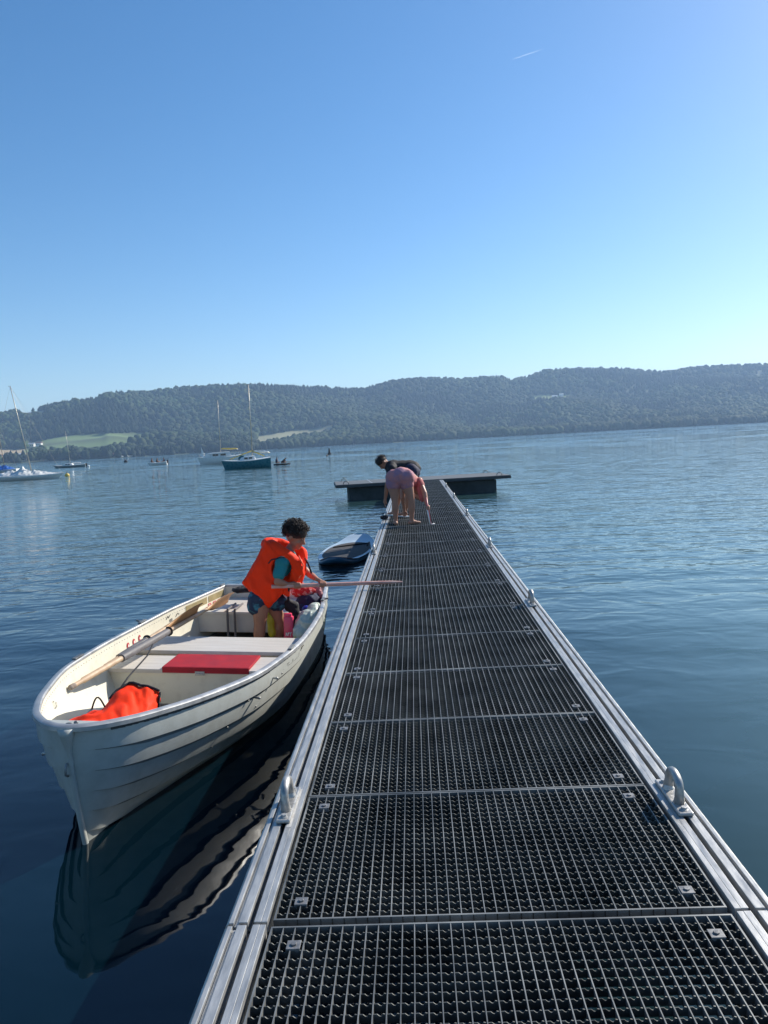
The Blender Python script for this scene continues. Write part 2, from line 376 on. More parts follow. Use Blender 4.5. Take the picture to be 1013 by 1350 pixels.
# the far wood: one mass of crowns over the slopes
def ico(sub):
    bm = bmesh.new(); bmesh.ops.create_icosphere(bm, subdivisions=sub, radius=1)
    v = np.array([q.co[:] for q in bm.verts]); f = np.array([[q.index for q in t.verts] for t in bm.faces]); bm.free(); return v, f
IV, IF = ico(2)
def np_mesh(name, V, Fc, cols, material):
    me = bpy.data.meshes.new(name); nv, nf = len(V), len(Fc)
    me.vertices.add(nv); me.vertices.foreach_set('co', V.astype(np.float32).ravel())
    me.loops.add(nf * 3); me.loops.foreach_set('vertex_index', Fc.astype(np.int32).ravel())
    me.polygons.add(nf); me.polygons.foreach_set('loop_start', np.arange(0, nf * 3, 3, dtype=np.int32)); me.polygons.foreach_set('loop_total', np.full(nf, 3, np.int32))
    me.update(calc_edges=True)
    if cols is not None:
        ca = me.color_attributes.new('tint', 'FLOAT_COLOR', 'POINT'); ca.data.foreach_set('color', cols.astype(np.float32).ravel())
    me.materials.append(material); return me
tm = mat('wood_foliage', (.05, .08, .03), .9, spec=.2); p = tm.node_tree.nodes['Principled BSDF']
at_ = tm.node_tree.nodes.new('ShaderNodeAttribute'); at_.attribute_name = 'tint'; tm.node_tree.links.new(at_.outputs['Color'], p.inputs['Base Color'])
pts = []; NT = 21000; tries = 0
az_in0, az_in1 = azel(-60, hor(-60))[0], azel(1075, hor(1075))[0]
while len(pts) < NT and tries < 90000:
    tries += 1
    az = random.uniform(az_in0, az_in1) if random.random() < .93 else random.uniform(A0 + .01, A1 - .01)
    s = random.uniform(.004, 1.12) if random.random() > .1 else random.uniform(.004, .1)
    P = ground(az, s)
    px, py = topx(P)
    if field_at(P): continue
    if 330 < px < 445 and .05 < s < .2 and random.random() < .6: continue
    if px < 260 and s < .10 and random.random() < .8: continue
    if px < 215 and .1 < s < .3 and random.random() < .8: continue
    con = vnoise(P.x, P.y, 220, 5) + .5 * vnoise(P.x, P.y, 60, 6)
    pts.append((P, con, s, px))
VV = []; FF = []; CC = []
for k, (P, con, s, px) in enumerate(pts):
    coni = con + random.uniform(-.25, .25) > .12
    big = .8 + .5 * random.random()
    if coni: rx, rz = 4.8 * big, 6.8 * big; c = np.array((.022, .042, .02))
    else: rx, rz = 6.2 * big, 6.5 * big; c = np.array((.05, .082, .028))
    c = c * .66 * random.uniform(.75, 1.28) * (1 + .75 * vnoise(P.x, P.y, 330, 8)) * np.array((random.uniform(.85, 1.25), 1, random.uniform(.85, 1.1)))
    vn = 1 + rng.uniform(-.28, .28, len(IV))
    v = IV * vn[:, None]
    if coni: tap = np.clip(.62 - .55 * v[:, 2], .05, 1.2); v = np.stack([v[:, 0] * tap * 1.3, v[:, 1] * tap * 1.3, v[:, 2]], 1)
    v = v * (rx, rx, rz); v[:, 2] += rz * .9
    VV.append(v + np.array(P)); FF.append(IF + k * len(IV))
    CC.append(np.repeat([[*c, 1]], len(IV), 0))
me = np_mesh('forest', np.concatenate(VV), np.concatenate(FF), np.concatenate(CC), tm)
fo = bpy.data.objects.new('forest', me); col.objects.link(fo)
tag(fo, 'dark mixed wood covering the hills across the lake', 'forest', kind='stuff')

# single trees along the far shore
leafm = [mat('shore_leaves', (.06, .09, .03), .8, col2=(.035, .06, .02), vscale=.3, spec=.2), mat('shore_leaves_pale', (.085, .115, .045), .8, col2=(.05, .08, .03), vscale=.3, spec=.2), mat('shore_leaves_dark', (.03, .055, .022), .8, col2=(.02, .04, .016), vscale=.3, spec=.2)]
def tree_proto(seed, h, wd, lm):
    rg = np.random.default_rng(seed); 
    tr = MB(); tr.tube([(0, 0, -1), (.2, 0, h * .3), (0, .1, h * .62)], [.5, .36, .15], 7)
    lob = []
    for i in range(11):
        a = rg.uniform(0, 6.28); q = rg.uniform(0, 1); z = h * (.3 + .62 * q); rad = wd * (1 - abs(q - .4) * 1.1) * rg.uniform(.3, .9)
        lob.append((rad * math.cos(a) * .7, rad * math.sin(a) * .7, z, wd * rg.uniform(.32, .55)))
        tr.tube([(0, 0, h * .3 + q * h * .25), (rad * math.cos(a) * .6, rad * math.sin(a) * .6, z)], [.15, .05], 5)
    vs = []; fs = []
    for (x, y, z, r) in lob:
        for k in range(95):
            d = rg.normal(size=3); d /= np.linalg.norm(d); c = np.array((x, y, z)) + d * r * rg.uniform(.65, 1.1) * np.array((1, 1, .85))
            u = rg.normal(size=3); u /= np.linalg.norm(u); v = np.cross(u, d); v /= np.linalg.norm(v) + 1e-6; sz = rg.uniform(.35, .8)
            n = len(vs); vs += [c + u * sz, c + v * sz, c - u * sz, c - v * sz * .8]; fs.append((n, n + 1, n + 2, n + 3))
    cr = MB(); cr.add(vs, fs)
    return tr, cr, lm
protos = []
def place_tree(i, P, sc, label, group):
    k = i % 4; label = ['mid green rounded ', 'pale green spreading ', 'dark green narrow ', 'low mid green '][k] + label
    t = thing('shore_tree', P, label, 'tree', group)
    if k >= len(protos):
        tr, cr, lm = tree_proto(20 + k, [15, 13, 17, 11][k], [6, 6.5, 4.5, 6][k], leafm[[0, 1, 2, 0][k]])
        a = tr.build('trunk', M['bark'], t, local=True); b = cr.build('crown', lm, t, local=True); protos.append((a, b))
    else:
        for o in protos[k]:
            c = o.copy(); col.objects.link(c); c.parent = t
    t.scale = (sc, sc, sc * random.uniform(.9, 1.15)); t.rotation_euler.z = random.uniform(0, 6.28)
    return t
def shore_pt(px, s): return ground(azel(px, hor(px))[0], s)
i = 0
for px in list(range(52, 150, 7)) + list(range(186, 345, 7)) + [0, 14, 26]:
    q = px + random.uniform(-3, 3); place_tree(i, shore_pt(q, random.uniform(.012, .035)), random.uniform(.85, 1.35), 'broadleaf tree in the row along the far left shore', 'trees along the far left shore'); i += 1
for px in list(range(352, 500, 9)):
    q = px + random.uniform(-3, 3); place_tree(i, shore_pt(q, random.uniform(.012, .05)), random.uniform(.8, 1.3), 'broadleaf tree by the far shore below the pale field', 'trees along the far middle shore'); i += 1
for px in list(range(515, 1013, 14)):
    q = px + random.uniform(-5, 5); place_tree(i, shore_pt(q, random.uniform(.03, .07)), random.uniform(.8, 1.35), 'broadleaf tree near the water on the far right shore', 'trees along the far right shore'); i += 1

# houses of the far shore
hw = [mat('white_render_wall', (.7, .68, .62), .8), mat('cream_render_wall', (.5, .44, .34), .8)]
hr = [mat('brown_tile_roof', (.16, .08, .05), .8), mat('grey_roof', (.4, .41, .42), .6), mat('white_roof', (.72, .72, .7), .5)]
glassm = mat('dark_window_glass', (.03, .04, .05), .1)
def house(px, s, wx, dy, h, label, wm, rm, group=None, yaw=0, name='house', nwin=3):
    P = shore_pt(px, s) + Vector((0, 0, -.8)); t = thing(name, P, label, 'house' if name == 'house' else name.replace('_', ' '), group)
    b = MB(); b.box((0, 0, (h + .8) / 2), (wx, dy, h + .8)); b.build('wall', wm, t, local=True)
    rp = MB(); e = .5; z = h + .8; q = min(dy, wx) * .3
    vs = [(-wx / 2 - e, -dy / 2 - e, z), (wx / 2 + e, -dy / 2 - e, z), (wx / 2 + e, dy / 2 + e, z), (-wx / 2 - e, dy / 2 + e, z), (-wx / 2 - e, 0, z + q), (wx / 2 + e, 0, z + q)]
    rp.add(vs, [(0, 1, 5, 4), (2, 3, 4, 5), (0, 4, 3), (1, 2, 5), (0, 3, 2, 1)]); rp.build('roof', rm, t, local=True)
    for k in range(nwin):
        g = MB(); g.box((-wx / 2 + wx * (k + .5) / nwin, -dy / 2 - .03, .8 + h * .55), (wx / nwin * .4, .1, h * .3)); g.build('window', glassm, t, local=True)
    t.rotation_euler.z = yaw
    return t
house(18, .135, 30, 12, 5, 'long white roofed farm building on the far left shore', hw[0], hr[2], name='barn', nwin=6)
house(44, .46, 12, 9, 6, 'white house among trees left of the tall leaning mast', hw[0], hr[1])
house(54, .45, 11, 9, 6, 'white house among trees right of the tall leaning mast', hw[0], hr[0])
house(49, .93, 16, 9, 6, 'white house at the top of the left hill', hw[0], hr[1])
house(0, .15, 10, 8, 5, 'small cream house at the left edge of the photo', hw[1], hr[0])
house(733, .66, 15, 9, 6, 'left one of the two bright white houses in the hillside clearing', hw[0], hr[2])
house(742, .675, 12, 9, 6, 'right one of the two bright white houses in the hillside clearing', hw[0], hr[2])
for k, px in enumerate([448, 455, 461, 468, 475, 483, 490, 497, 505]):
    house(px, .012 + .01 * (k % 3), 6, 4, 2.6, 'small pale hut among the trees at the far shore landing', hw[k % 2], hr[k % 3], 'huts at the far shore landing', name='hut', nwin=2)
house(156, .028, 14, 8, 4.5, 'low boathouse with brown roof behind the parked vans', hw[1], hr[0], name='boathouse')
vm = mat('white_van_paint', (.75, .75, .75), .3)
for k, px in enumerate([160, 164, 168, 173]):
    P = shore_pt(px, .008); t = thing('van', P, 'white van parked in the row on the far left shore', 'van', 'white vans parked on the far shore')
    b = MB(); prof = [(-2.4, .4), (2.4, .4), (2.4, 1.2), (1.5, 1.5), (1.0, 2.3), (-2.4, 2.3)]
    b.sweep([[Vector((x, y, z)) for x, z in prof] for y in (-.95, .95)]); b.build('body', vm, t, local=True)
    g = MB(); g.box((0, -.97, 1.85), (3, .04, .5)); g.build('window', glassm, t, local=True)
    for wx in (-1.5, 1.5):
        for wy in (-.85, .85):
            q = MB(); q.tube([(wx, wy - .1, .38), (wx, wy + .1, .38)], .38, 14); q.build('wheel', M['black'], t, local=True)

# vapour trail high in the sky
def sky_pt(px, py, D): r = ray(px, py); r = r / np.linalg.norm(r); return Vector(r * D)
a = sky_pt(675, 78.5, 20000); b_ = sky_pt(719, 63.5, 21500)
cm = bpy.data.materials.new('vapour_trail_ice'); cm.use_nodes = True; _n = cm.node_tree; _n.nodes.remove(_n.nodes['Principled BSDF'])
_v = _n.nodes.new('ShaderNodeVolumePrincipled'); _v.inputs['Color'].default_value = (1, 1, 1, 1); _v.inputs['Density'].default_value = .005; _v.inputs['Anisotropy'].default_value = .6
_n.links.new(_v.outputs[0], _n.nodes['Material Output'].inputs['Volume'])
ct = MB(); N_ = 30; pts_ = [a.lerp(b_, k / N_) for k in range(N_ + 1)]
ct.tube([p_ + Vector((0, 0, random.uniform(-3, 3))) for p_ in pts_], [1 + 14 * math.sin(math.pi * min(1, (k + .3) / N_ * 1.0)) ** .5 * (1 - .5 * k / N_) * random.uniform(.8, 1.1) for k in range(N_ + 1)], 8)
tag(ct.build('vapour_trail', cm), 'thin white vapour trail high in the blue sky', 'vapour trail', kind=None)

# haze over the lake
HZ = .00018
hb = MB(); hb.box((0, 2400, (340 - 3.2) / 2), (10600, 7000, 343.2))
hz = bpy.data.materials.new('haze_air'); hz.use_nodes = True; nt = hz.node_tree
nt.nodes.remove(nt.nodes['Principled BSDF']); pv = nt.nodes.new('ShaderNodeVolumePrincipled')
pv.inputs['Color'].default_value = (.42, .62, .9, 1); pv.inputs['Density'].default_value = HZ; pv.inputs['Anisotropy'].default_value = .2
nt.links.new(pv.outputs[0], nt.nodes['Material Output'].inputs['Volume'])
tag(hb.build('haze', hz), 'thin blue haze hanging over the lake and hills', 'haze', kind='stuff')
# ------------------------------------------------------------ jetty
XL, XR = -0.463, 0.807
pier = thing('jetty', (0.172, 12, 0), 'long floating jetty of metal grating with aluminium side rails', 'jetty')
seams = [-.42, .40, 1.22, 2.045, 2.833, 3.615, 4.407, 5.215, 6.041, 7.05, 8.05, 9.06, 10.11]
while seams[-1] < 25.0: seams.append(seams[-1] + 1.02)
Y_END = seams[-1]
def grating(L):
    nx = 38; ny = max(4, round(L / .0334)); W = XR - XL; mb = MB(); H = .028
    x0 = -W / 2; px_ = W / nx
    for i in range(nx + 1):
        x = x0 + i * px_
        tk = .0028 if 0 < i < nx else .005
        mb.box((x, 0, -H / 2), (tk, L, H))
    py_ = L / ny; th = .0025
    for j in range(1, ny):
        y = -L / 2 + j * py_
        prof = []
        for i in range(nx):
            xa = x0 + i * px_
            for fx, dz in ((.06, -.001), (.32, -.0005), (.5, -.0055), (.62, -.006), (.74, .0005), (.94, -.001)):
                prof.append((xa + fx * px_, dz - .0015))
        for sgn in (0,):
            vs = []; n = len(prof)
            for (x, z) in prof: vs += [(x, y - th / 2, z), (x, y + th / 2, z), (x, y - th / 2, -H + .004), (x, y + th / 2, -H + .004)]
            fs = []
            for i in range(n - 1):
                a = i * 4; b = a + 4
                fs += [(a, b, b + 1, a + 1), (a, a + 2, b + 2, b), (a + 1, b + 1, b + 3, a + 3)]
            mb.add(vs, fs, 1)
    for sgn in (-1, 1):
        mb.box((0, sgn * (L / 2 - .003), -H / 2 + .0005), (W - .003, .006, H))
    return mb
M['clampm'] = mat('dull_clamp_steel', (.2, .2, .2), .5, .5, var=.3, vscale=40)
gproto = {}; clampmb = None
for k in range(len(seams) - 1):
    ya, yb = seams[k] + .003, seams[k + 1] - .003
    if k == 3: ya += .018
    if k == 2: yb -= .006
    L = yb - ya; key = round(L, 2)
    c = Vector(((XL + XR) / 2, (ya + yb) / 2, 0))
    if key not in gproto:
        mb = grating(key); g = mb.build('grating_panel', [M['galv'], M['bars']], None, local=True); gproto[key] = g.data
    else:
        g = bpy.data.objects.new('grating_panel', gproto[key]); col.objects.link(g)
    g.parent = pier; g.location = ROOT[pier.name] @ c; g.scale.y = L / key
    ROOT[g.name] = Matrix.Translation(-c)
    if ya < 12:
        for sxn in (-1, 1):
            for yy in (ya + .075 + .012 * (k % 2), yb - .085):
                cl = MB(); xc = (XL + .07 if sxn < 0 else XR - .075) + .004 * ((k * 7) % 3 - 1)
                cl.box((xc, yy, .0015), (.038, .036, .003)); cl.box((xc, yy - .0165, -.006), (.038, .003, .014))
                cl.tube([(xc, yy, .003), (xc, yy, .0075)], .0085, 6)
                cl.build('clamp', M['clampm'], g, local=False, bevel=.0008)
# under-frame: cross joists under each seam and two long bearers
for k in range(len(seams)):
    j = MB(); j.box(((XL + XR) / 2, seams[k] + (.009 if k == 3 else 0), -.062), (XR - XL + .03, .06, .06)); j.build('joist', M['darksteel'], pier)
for x in (XL + .02, XR - .02):
    b = MB(); b.box((x, (seams[0] + Y_END) / 2, -.13), (.05, Y_END - seams[0], .07)); b.build('bearer', M['darksteel'], pier)
for yc in (1.0, 5.2, 9.4, 13.6, 17.8, 22.0):
    b = MB(); b.box((.172, yc, -.42), (1.2, 1.7, .5)); b.build('float', M['float'], pier, bevel=.03)
joints = [-.42, 2.045, 8.05, 14.19, 20.3, Y_END]
def rail(side):
    X = XL if side < 0 else XR
    for a, b in zip(joints[:-1], joints[1:]):
        a += .006; b -= .006
        g = MB()
        def strip(u0, u1, z0, z1, ya=a, yb=b):       # u measured outwards from the grating
            g.box((X + side * (u0 + u1) / 2, (ya + yb) / 2, (z0 + z1) / 2), (abs(u1 - u0), yb - ya, z1 - z0))
        strip(.017, .034, -.03, .006); strip(.0343, .055, -.03, .0066)       # inner flat with its fine line
        strip(.073, .099, -.03, .006)
        strip(.0993, .113, -.03, -.008)
        strip(.1133, .127, -.03, .004)
        g.build('side_rail', M['alu'], pier, bevel=.0012)
        o = MB()                                                                  # outer curved skirt
        rings = []
        prof = [(.1275, .001), (.136, -.006), (.142, -.02), (.144, -.05), (.142, -.11), (.132, -.15), (.02, -.155), (.02, -.035), (.1275, -.035)]
        for y in (a, b): rings.append([Vector((X + side * u, y, z)) for u, z in prof])
        o.sweep(rings); o.build('skirt', M['alu_dirty'], pier, auto=40)
        c = MB(); c.box((X + side * .064, (a + b) / 2, -.026), (.0175, b - a, .008)); c.build('slot_bed', M['rust'] if a < 1 else M['darksteel'], pier)
    for jy in joints[1:-1]:
        d = MB(); d.box((X + side * .075, jy, -.05), (.11, .05, .03)); d.build('joint_plate', M['alu_dirty'], pier)
rail(-1); rail(1)
def cleat(side, y, dirty):
    X = XL if side < 0 else XR; xc = X + side * .066; zt = .0068
    c = MB()
    pr = [(-.026, -.135), (.026, -.135), (.026, .135), (-.026, .135)]
    c.prism([(xc + a, y + b) for a, b in pr], zt, zt + .014)
    p_ = c.build('cleat', M['cast'], pier, bevel=.005)
    arch = MB(); pts = []
    for k in range(17):
        t = math.pi * k / 16; pts.append((xc + side * .004, y + .055 * math.cos(t), zt + .014 + .038 + .046 * math.sin(t) ** .9))
    pts = [(xc, y + .062, zt + .01)] + pts + [(xc, y - .062, zt + .01)]
    arch.tube(pts, [.019] + [.0155] * 17 + [.019], 12); arch.build('arch', M['cast'], p_, smooth=True)
    for s_ in (-1, 1):
        f = MB(); f.cone((xc, y + s_ * .056, zt + .014), (xc, y + s_ * .056, zt + .02), .021, .017); f.build('weld_foot', M['cast'], p_, smooth=True)
        b = MB(); b.tube([(xc, y + s_ * .108, zt + .013), (xc, y + s_ * .108, zt + .024)], .0105, 6); b.tube([(xc, y + s_ * .108, zt + .013), (xc, y + s_ * .108, zt + .0165)], .015, 14); b.build('bolt', M['alu'], p_, bevel=.001)
    if dirty:
        s_ = MB(); s_.box((X + side * .042, y - .01, .0072), (.017, .3, .0006)); s_.build('stain_patch', M['alu_stain'], pier)
for i, y in enumerate([2.70, 6.05, 9.35, 13.3, 17.4, 21.5]): cleat(1, y, i == 9)
for i, y in enumerate([2.745, 9.25, 13.6, 20.]): cleat(-1, y, i == 0)

# the cross pontoon at the far end
PT = Matrix.Rotation(math.atan2(.75, 5.95), 3, 'Z')
pc = Vector((.17, 27.1, WZ)); pont = thing('pontoon', pc, 'dark T shaped cross pontoon at the far end of the jetty', 'pontoon', rot=PT)
def PL(x, y, z): return pc + PT @ Vector((x, y, z))
def pbox(name, c, d, m, bevel=0, par=None):
    b = MB(); b.box(PL(*c), d, PT); return b.build(name, m, par or pont, bevel=bevel)
pbox('float', (.0, 0, .05), (5.05, 2.0, .74), M['float'], .03)
pbox('fascia', (0, 0, .495), (5.96, 2.5, .10), M['fascia'], .01)
pbox('deck', (0, 0, .552), (5.92, 2.46, .008), M['deck'])
for s_ in (-1, 1):
    for yo in (-1.05, 1.05):
        q = MB(); c = (s_ * 2.62, yo)
        q.tube([PL(c[0] + .09 * math.cos(math.pi * k / 10), c[1], .558 + .10 * math.sin(math.pi * k / 10)) for k in range(11)], .014, 8); q.build('mooring_ring', M['galv'], pont, smooth=True)
pbox('deck_seam', (-1.75, 0, .5575), (.03, 2.44, .003), M['alu'])
# far end of the jetty meets the pontoon
b = MB(); b.box((.172, Y_END + .16, -.03), (1.3, .35, .03)); b.build('hinge_plate', M['darksteel'], pier)

# black mooring strap and white rope lying on the left rail beside the people
mr = MB()
for k in range(5):
    a = k * 1.1; mr.tube([(-.56 + (.05 + .012 * math.sin(k * 2)) * math.cos(t / 6 + a) , 13.35 + .11 * math.sin(t / 6 + a), .02 + .008 * k) for t in range(0, 34)], .012, 6)
o = mr.build('mooring_rope', M['black'], None, smooth=True, origin=(-.56, 13.35, .01)); tag(o, 'black coiled mooring rope lying on the left rail at the bending people', 'rope')

# stand-up board moored left of the jetty
def board():
    a = onz(474, 704, WZ + .1); a = Vector((-1.10, 14.6, WZ)); n_ = Vector((-1.30, 11.75, WZ))
    ax = (a - n_); L = ax.length; th = math.atan2(-ax.x, ax.y); c = (a + n_) / 2
    T = thing('paddle_board', c, 'pale blue stand-up paddle board with black deck pad afloat left of the jetty', 'paddle board', rot=Matrix.Rotation(th, 3, 'Z'))
    MT = Matrix.Translation(c) @ Matrix.Rotation(th, 4, 'Z')
    def half(t): return .435 * max(0, (1 - abs(2 * t - 1) ** 2.6)) ** .5 * (1 - .12 * max(0, t - .5))
    body = MB(); rings = []; N = 34
    for i in range(N + 1):
        t = .5 - .5 * math.cos(math.pi * i / N); t = min(max(t, .0008), .9992); w_ = max(half(t), .012); y = (t - .5) * L; lift = .10 * max(0, (.14 - t) / .14) ** 2 + .13 * max(0, (t - .78) / .22) ** 2
        ring = []
        for k in range(16):
            a_ = 2 * math.pi * k / 16
            cx_, cz_ = math.cos(a_), math.sin(a_)
            x = w_ * (abs(cx_) ** .45) * (1 if cx_ > 0 else -1); z = .045 * (abs(cz_) ** .8) * (1 if cz_ > 0 else -1) * min(1, w_ / .1)
            ring.append(MT @ Vector((x, y, z + .035 + lift)))
        rings.append(ring)
    body.sweep(rings); body.build('hull', M['dirtyblue'], T, auto=50)
    def sheet(name, t0, t1, sc, z, m, x0=-1, x1=1):
        s = MB(); vs = []; fs = []; n = 24
        for i in range(n + 1):
            t = t0 + (t1 - t0) * i / n; w_ = half(t) * sc
            if sc < .9: w_ *= max(0.02, 1 - abs(2 * (t - t0) / (t1 - t0) - 1) ** 3.2) ** .4
            lift = .10 * max(0, (.14 - t) / .14) ** 2 + .13 * max(0, (t - .78) / .22) ** 2
            for xx in (x0, x0 + (x1 - x0) / 2, x1): vs.append(MT @ Vector((w_ * xx, (t - .5) * L,   .035 + lift + .045 * min(1, max(half(t), .012) / .1) + z)))
        for i in range(n):
            for k in range(2): fs.append((i * 3 + k, i * 3 + k + 1, i * 3 + k + 4, i * 3 + k + 3))
        s.add(vs, fs); s.build(name, m, T)
    sheet('top_skin', .006, .994, .985, .002, M['boardtop'])
    sheet('deck_pad', .05, .80, .86, .006, M['padlight'], -1, 0)
    sheet('deck_pad', .05, .80, .86, .006, M['pad'], 0, 1)
    st = MB(); st.tube([MT @ Vector((-.3, .2, .095)), MT @ Vector((.0, .42, .1)), MT @ Vector((.3, .6, .095))], .014, 6); st.build('strap', M['black'], T)
board()
ln = MB(); ln.tube([(-.86, 12.95, -.40), (-.78, 12.3, -.25), (-.66, 10.6, -.12), (-.55, 9.3, .03)], .012, 6)
tag(ln.build('tether_line', M['black'], None, smooth=True, origin=(-.86, 12.95, -.40)), 'black line tying the paddle board to the jetty cleat', 'rope')
# ------------------------------------------------------------ rowing boat
M['lapshade'] = mat('painted_lap_shade', (.17, .17, .165), .7)  # dark lines painted along the strakes for the shade under the laps
TH, BL, HEEL = .052, 4.324, .046
BM = Matrix.Translation((-1.74, 3.494, WZ)) @ Matrix.Rotation(-TH, 4, 'Z') @ Matrix.Rotation(HEEL, 4, 'Y')
boat = thing('rowing_boat', BM.translation, 'cream aluminium rowing boat with lapped hull lying beside the jetty', 'rowing boat', rot=BM.to_3x3())
TK = [0, .03, .08, .16, .3, .5, .7, .85, 1.0]; BK = [0, .208, .342, .486, .65, .713, .69, .616, .535]
def f_b(t): return float(pchip(TK, BK, t)[0]) if t > .03 else .208 * (max(t, 0) / .03) ** .5
def f_zg(t): return float(pchip([0, .25, .6, 1.], [.069, -.013, -.072, -.085], t)[0]) - WZ
def f_w(t): return float(pchip([0, .02, .085, .16, .22, .285, .48, .79, 1], [.0008, .008, .07, .17, .25, .35, .55, .57, .46], t)[0])
def f_zk(t): return float(pchip([0, .05, .15, .5, 1], [-.06, -.10, -.14, -.15, -.10], t)[0])
def sec(t, sn):                     # sn = sin(a) in 0..1 from gunwale to keel
    b, zg, w_, zk = f_b(t), f_zg(t), f_w(t), f_zk(t)
    h = zg / (zg - zk); ca = math.sqrt(1 - h * h); b = max(b, .0015); r_ = min(w_ / b, .97)
    m_ = math.log(max(r_, 1e-3)) / math.log(ca); m_ = min(max(m_, .12), 3.2)
    return b * max(0, math.sqrt(max(0, 1 - sn * sn))) ** m_, zg - (zg - zk) * sn
def rake(t, sn): return t * BL + .10 * sn ** 1.6 * (1 - t) ** 5
def nrm(t, sn):
    a = sec(t, max(0, sn - .01)); b = sec(t, min(1, sn + .01)); d = Vector((b[0] - a[0], b[1] - a[1])); 
    if d.length < 1e-6: return Vector((1, 0))
    d.normalize(); return Vector((-d.y, d.x)) if -d.y > 0 else Vector((-d.y, d.x))
def hp(side, t, sn, off=0.0):
    y, z = sec(t, sn); n_ = nrm(t, sn); return Vector((side * max(0, y + n_.x * off) + .028 * (1 - z / .62) * max(0, 1 - t / .35), rake(t, sn), z + n_.y * off * 1))
def hin(side, t, dz, off=-.02):       # point on the inner skin, dz below the gunwale
    zg, zk = f_zg(t), f_zk(t); return hp(side, t, min(.99, dz / (zg - zk)), off)
def W(p): return BM @ Vector(p)
ts = [0, .002, .005, .009, .014, .02, .028, .037, .048, .06, .075, .092, .11, .13, .155, .18] + [.18 + .82 * i / 30 for i in range(1, 31)]
NSTR = 6; brk = [0, .17, .33, .49, .65, .82, 1.0]
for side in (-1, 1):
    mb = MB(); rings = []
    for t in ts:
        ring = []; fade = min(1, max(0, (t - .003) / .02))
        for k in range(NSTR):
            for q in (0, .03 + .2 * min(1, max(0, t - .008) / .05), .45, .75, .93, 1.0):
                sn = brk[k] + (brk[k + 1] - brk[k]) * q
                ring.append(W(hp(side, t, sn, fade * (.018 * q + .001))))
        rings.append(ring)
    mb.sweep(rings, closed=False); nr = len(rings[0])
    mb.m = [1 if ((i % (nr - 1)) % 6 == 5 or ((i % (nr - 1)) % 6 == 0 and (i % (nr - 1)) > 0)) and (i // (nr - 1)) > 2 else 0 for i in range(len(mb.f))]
    mb.build('hull_side', [M['hull'], M['lapshade']], boat, auto=28)
inn = MB(); rings = []
for t in ts[4:]:
    ring = [W(hp(-1, min(t, .992), sn, -.016)) for sn in np.linspace(0, .98, 14)] + [W(hp(1, min(t, .992), sn, -.016)) for sn in np.linspace(.98, 0, 14)]
    rings.append(ring)
inn.sweep(rings, closed=False); inn.build('inner_skin', M['hullin'], boat, auto=50)
tr = MB(); prof = [hp(-1, 1, s) for s in np.linspace(0, 1, 18)] + [hp(1, 1, s) for s in np.linspace(.99, 0, 17)]
tr.sweep([[W(p + Vector((0, d, 0))) for p in prof] for d in (-.03, .012)]); tr.build('transom', M['hullin'], boat, auto=40)
# stem bar
sb = MB(); sb.tube([W((.028 * s, rake(0, s) - .004, f_zg(0) - (f_zg(0) - f_zk(0)) * s)) for s in np.linspace(.0, 1, 24)], [.05, .043, .032, .024] + [.018] * 20, 10, flat=(.8, 1)); sb.build('stem_bar', M['hull'], boat, smooth=True)
# keel
kb = MB(); kb.tube([W((.03 * max(0, 1 - t / .35), rake(t, 1), f_zk(t))) for t in np.linspace(0, 1, 24)], .018, 6); kb.build('keel', M['hull'], boat)
# gunwale
gp = [(-.020, -.004), (-.020, .010), (-.014, .016), (.008, .016), (.019, .008), (.021, -.012), (.016, -.015), (.014, -.004)]
gw = MB(); rings = []; path = [(-1, t) for t in reversed(ts)] + [(1, t) for t in ts[1:]]
for side, t in path:
    c = hp(side, t, 0); e = .004; b2 = hp(side, min(1, t + e), 0); b1 = hp(side, max(0, t - e), 0); d = (b2 - b1); d.z = 0
    if t == 0: n_ = Vector((0, -1, 0))
    else:
        d.normalize(); n_ = Vector((d.y, -d.x, 0)) * side
        if n_.x * side < 0 and t > .02: n_ = -n_
        if t <= .02 and n_.y > 0: n_ = -n_
    rings.append([W(c + n_ * u + Vector((0, 0, v))) for u, v in gp])
gw.sweep(rings); gw.build('gunwale', M['gun'], boat, auto=40)
tg = MB(); tg.box(W((0, BL - .008, f_zg(1) + .008)), (1.04, .05, .026), BM.to_3x3()); tg.build('transom_cap', M['gun'], boat, bevel=.006)
# dark ragged sealant under the gunwale
for side in (-1, 1):
    sl = MB()
    rg = random.Random(5 + side)
    for i in range(150):
        t = .02 + .97 * i / 150; t2 = t + .97 / 150
        dn = .019 + .004 * rg.random() + (.010 * rg.random() if (t > .3 and rg.random() < .5) else 0)
        a = hp(side, t, .022, .004); b = hp(side, t2, .022, .004); c = hp(side, t2, dn / .6 + .01, .006); d = hp(side, t, dn / .6 + .008, .006)
        sl.add([W(q) for q in (a, b, c, d)], [(0, 1, 2, 3)])
    sl.build('sealant_line', M['seam'], boat)
# rivets on inner band and hull
rv = MB()
for i in range(86):
    t = .05 + .93 * i / 86
    for side in (-1, 1):
        rv.ell(W(hin(side, t, .035, -.0175)), (.0032,) * 3, n=6, h=4)
        if i % 2 == 0: rv.ell(W(hp(side, t, .075, .006)), (.0035,) * 3, n=6, h=4)
for (t, sn) in [(.24, .19), (.205, .36), (.19, .50), (.27, .3), (.36, .14)]: rv.ell(W(hp(1, t, sn, .016)), (.007,) * 3, n=8, h=6)
rv.build('rivets', M['rivet'], boat, smooth=True)
for (t, sn) in [(.26, .20), (.32, .12)]:
    q = MB(); p0 = W(hp(1, t, sn, .012)); q.cone(p0, p0 + Vector((.03, -.012, .0)), .006, .009); q.build('rubbing_stud', M['cast'], boat, smooth=True)
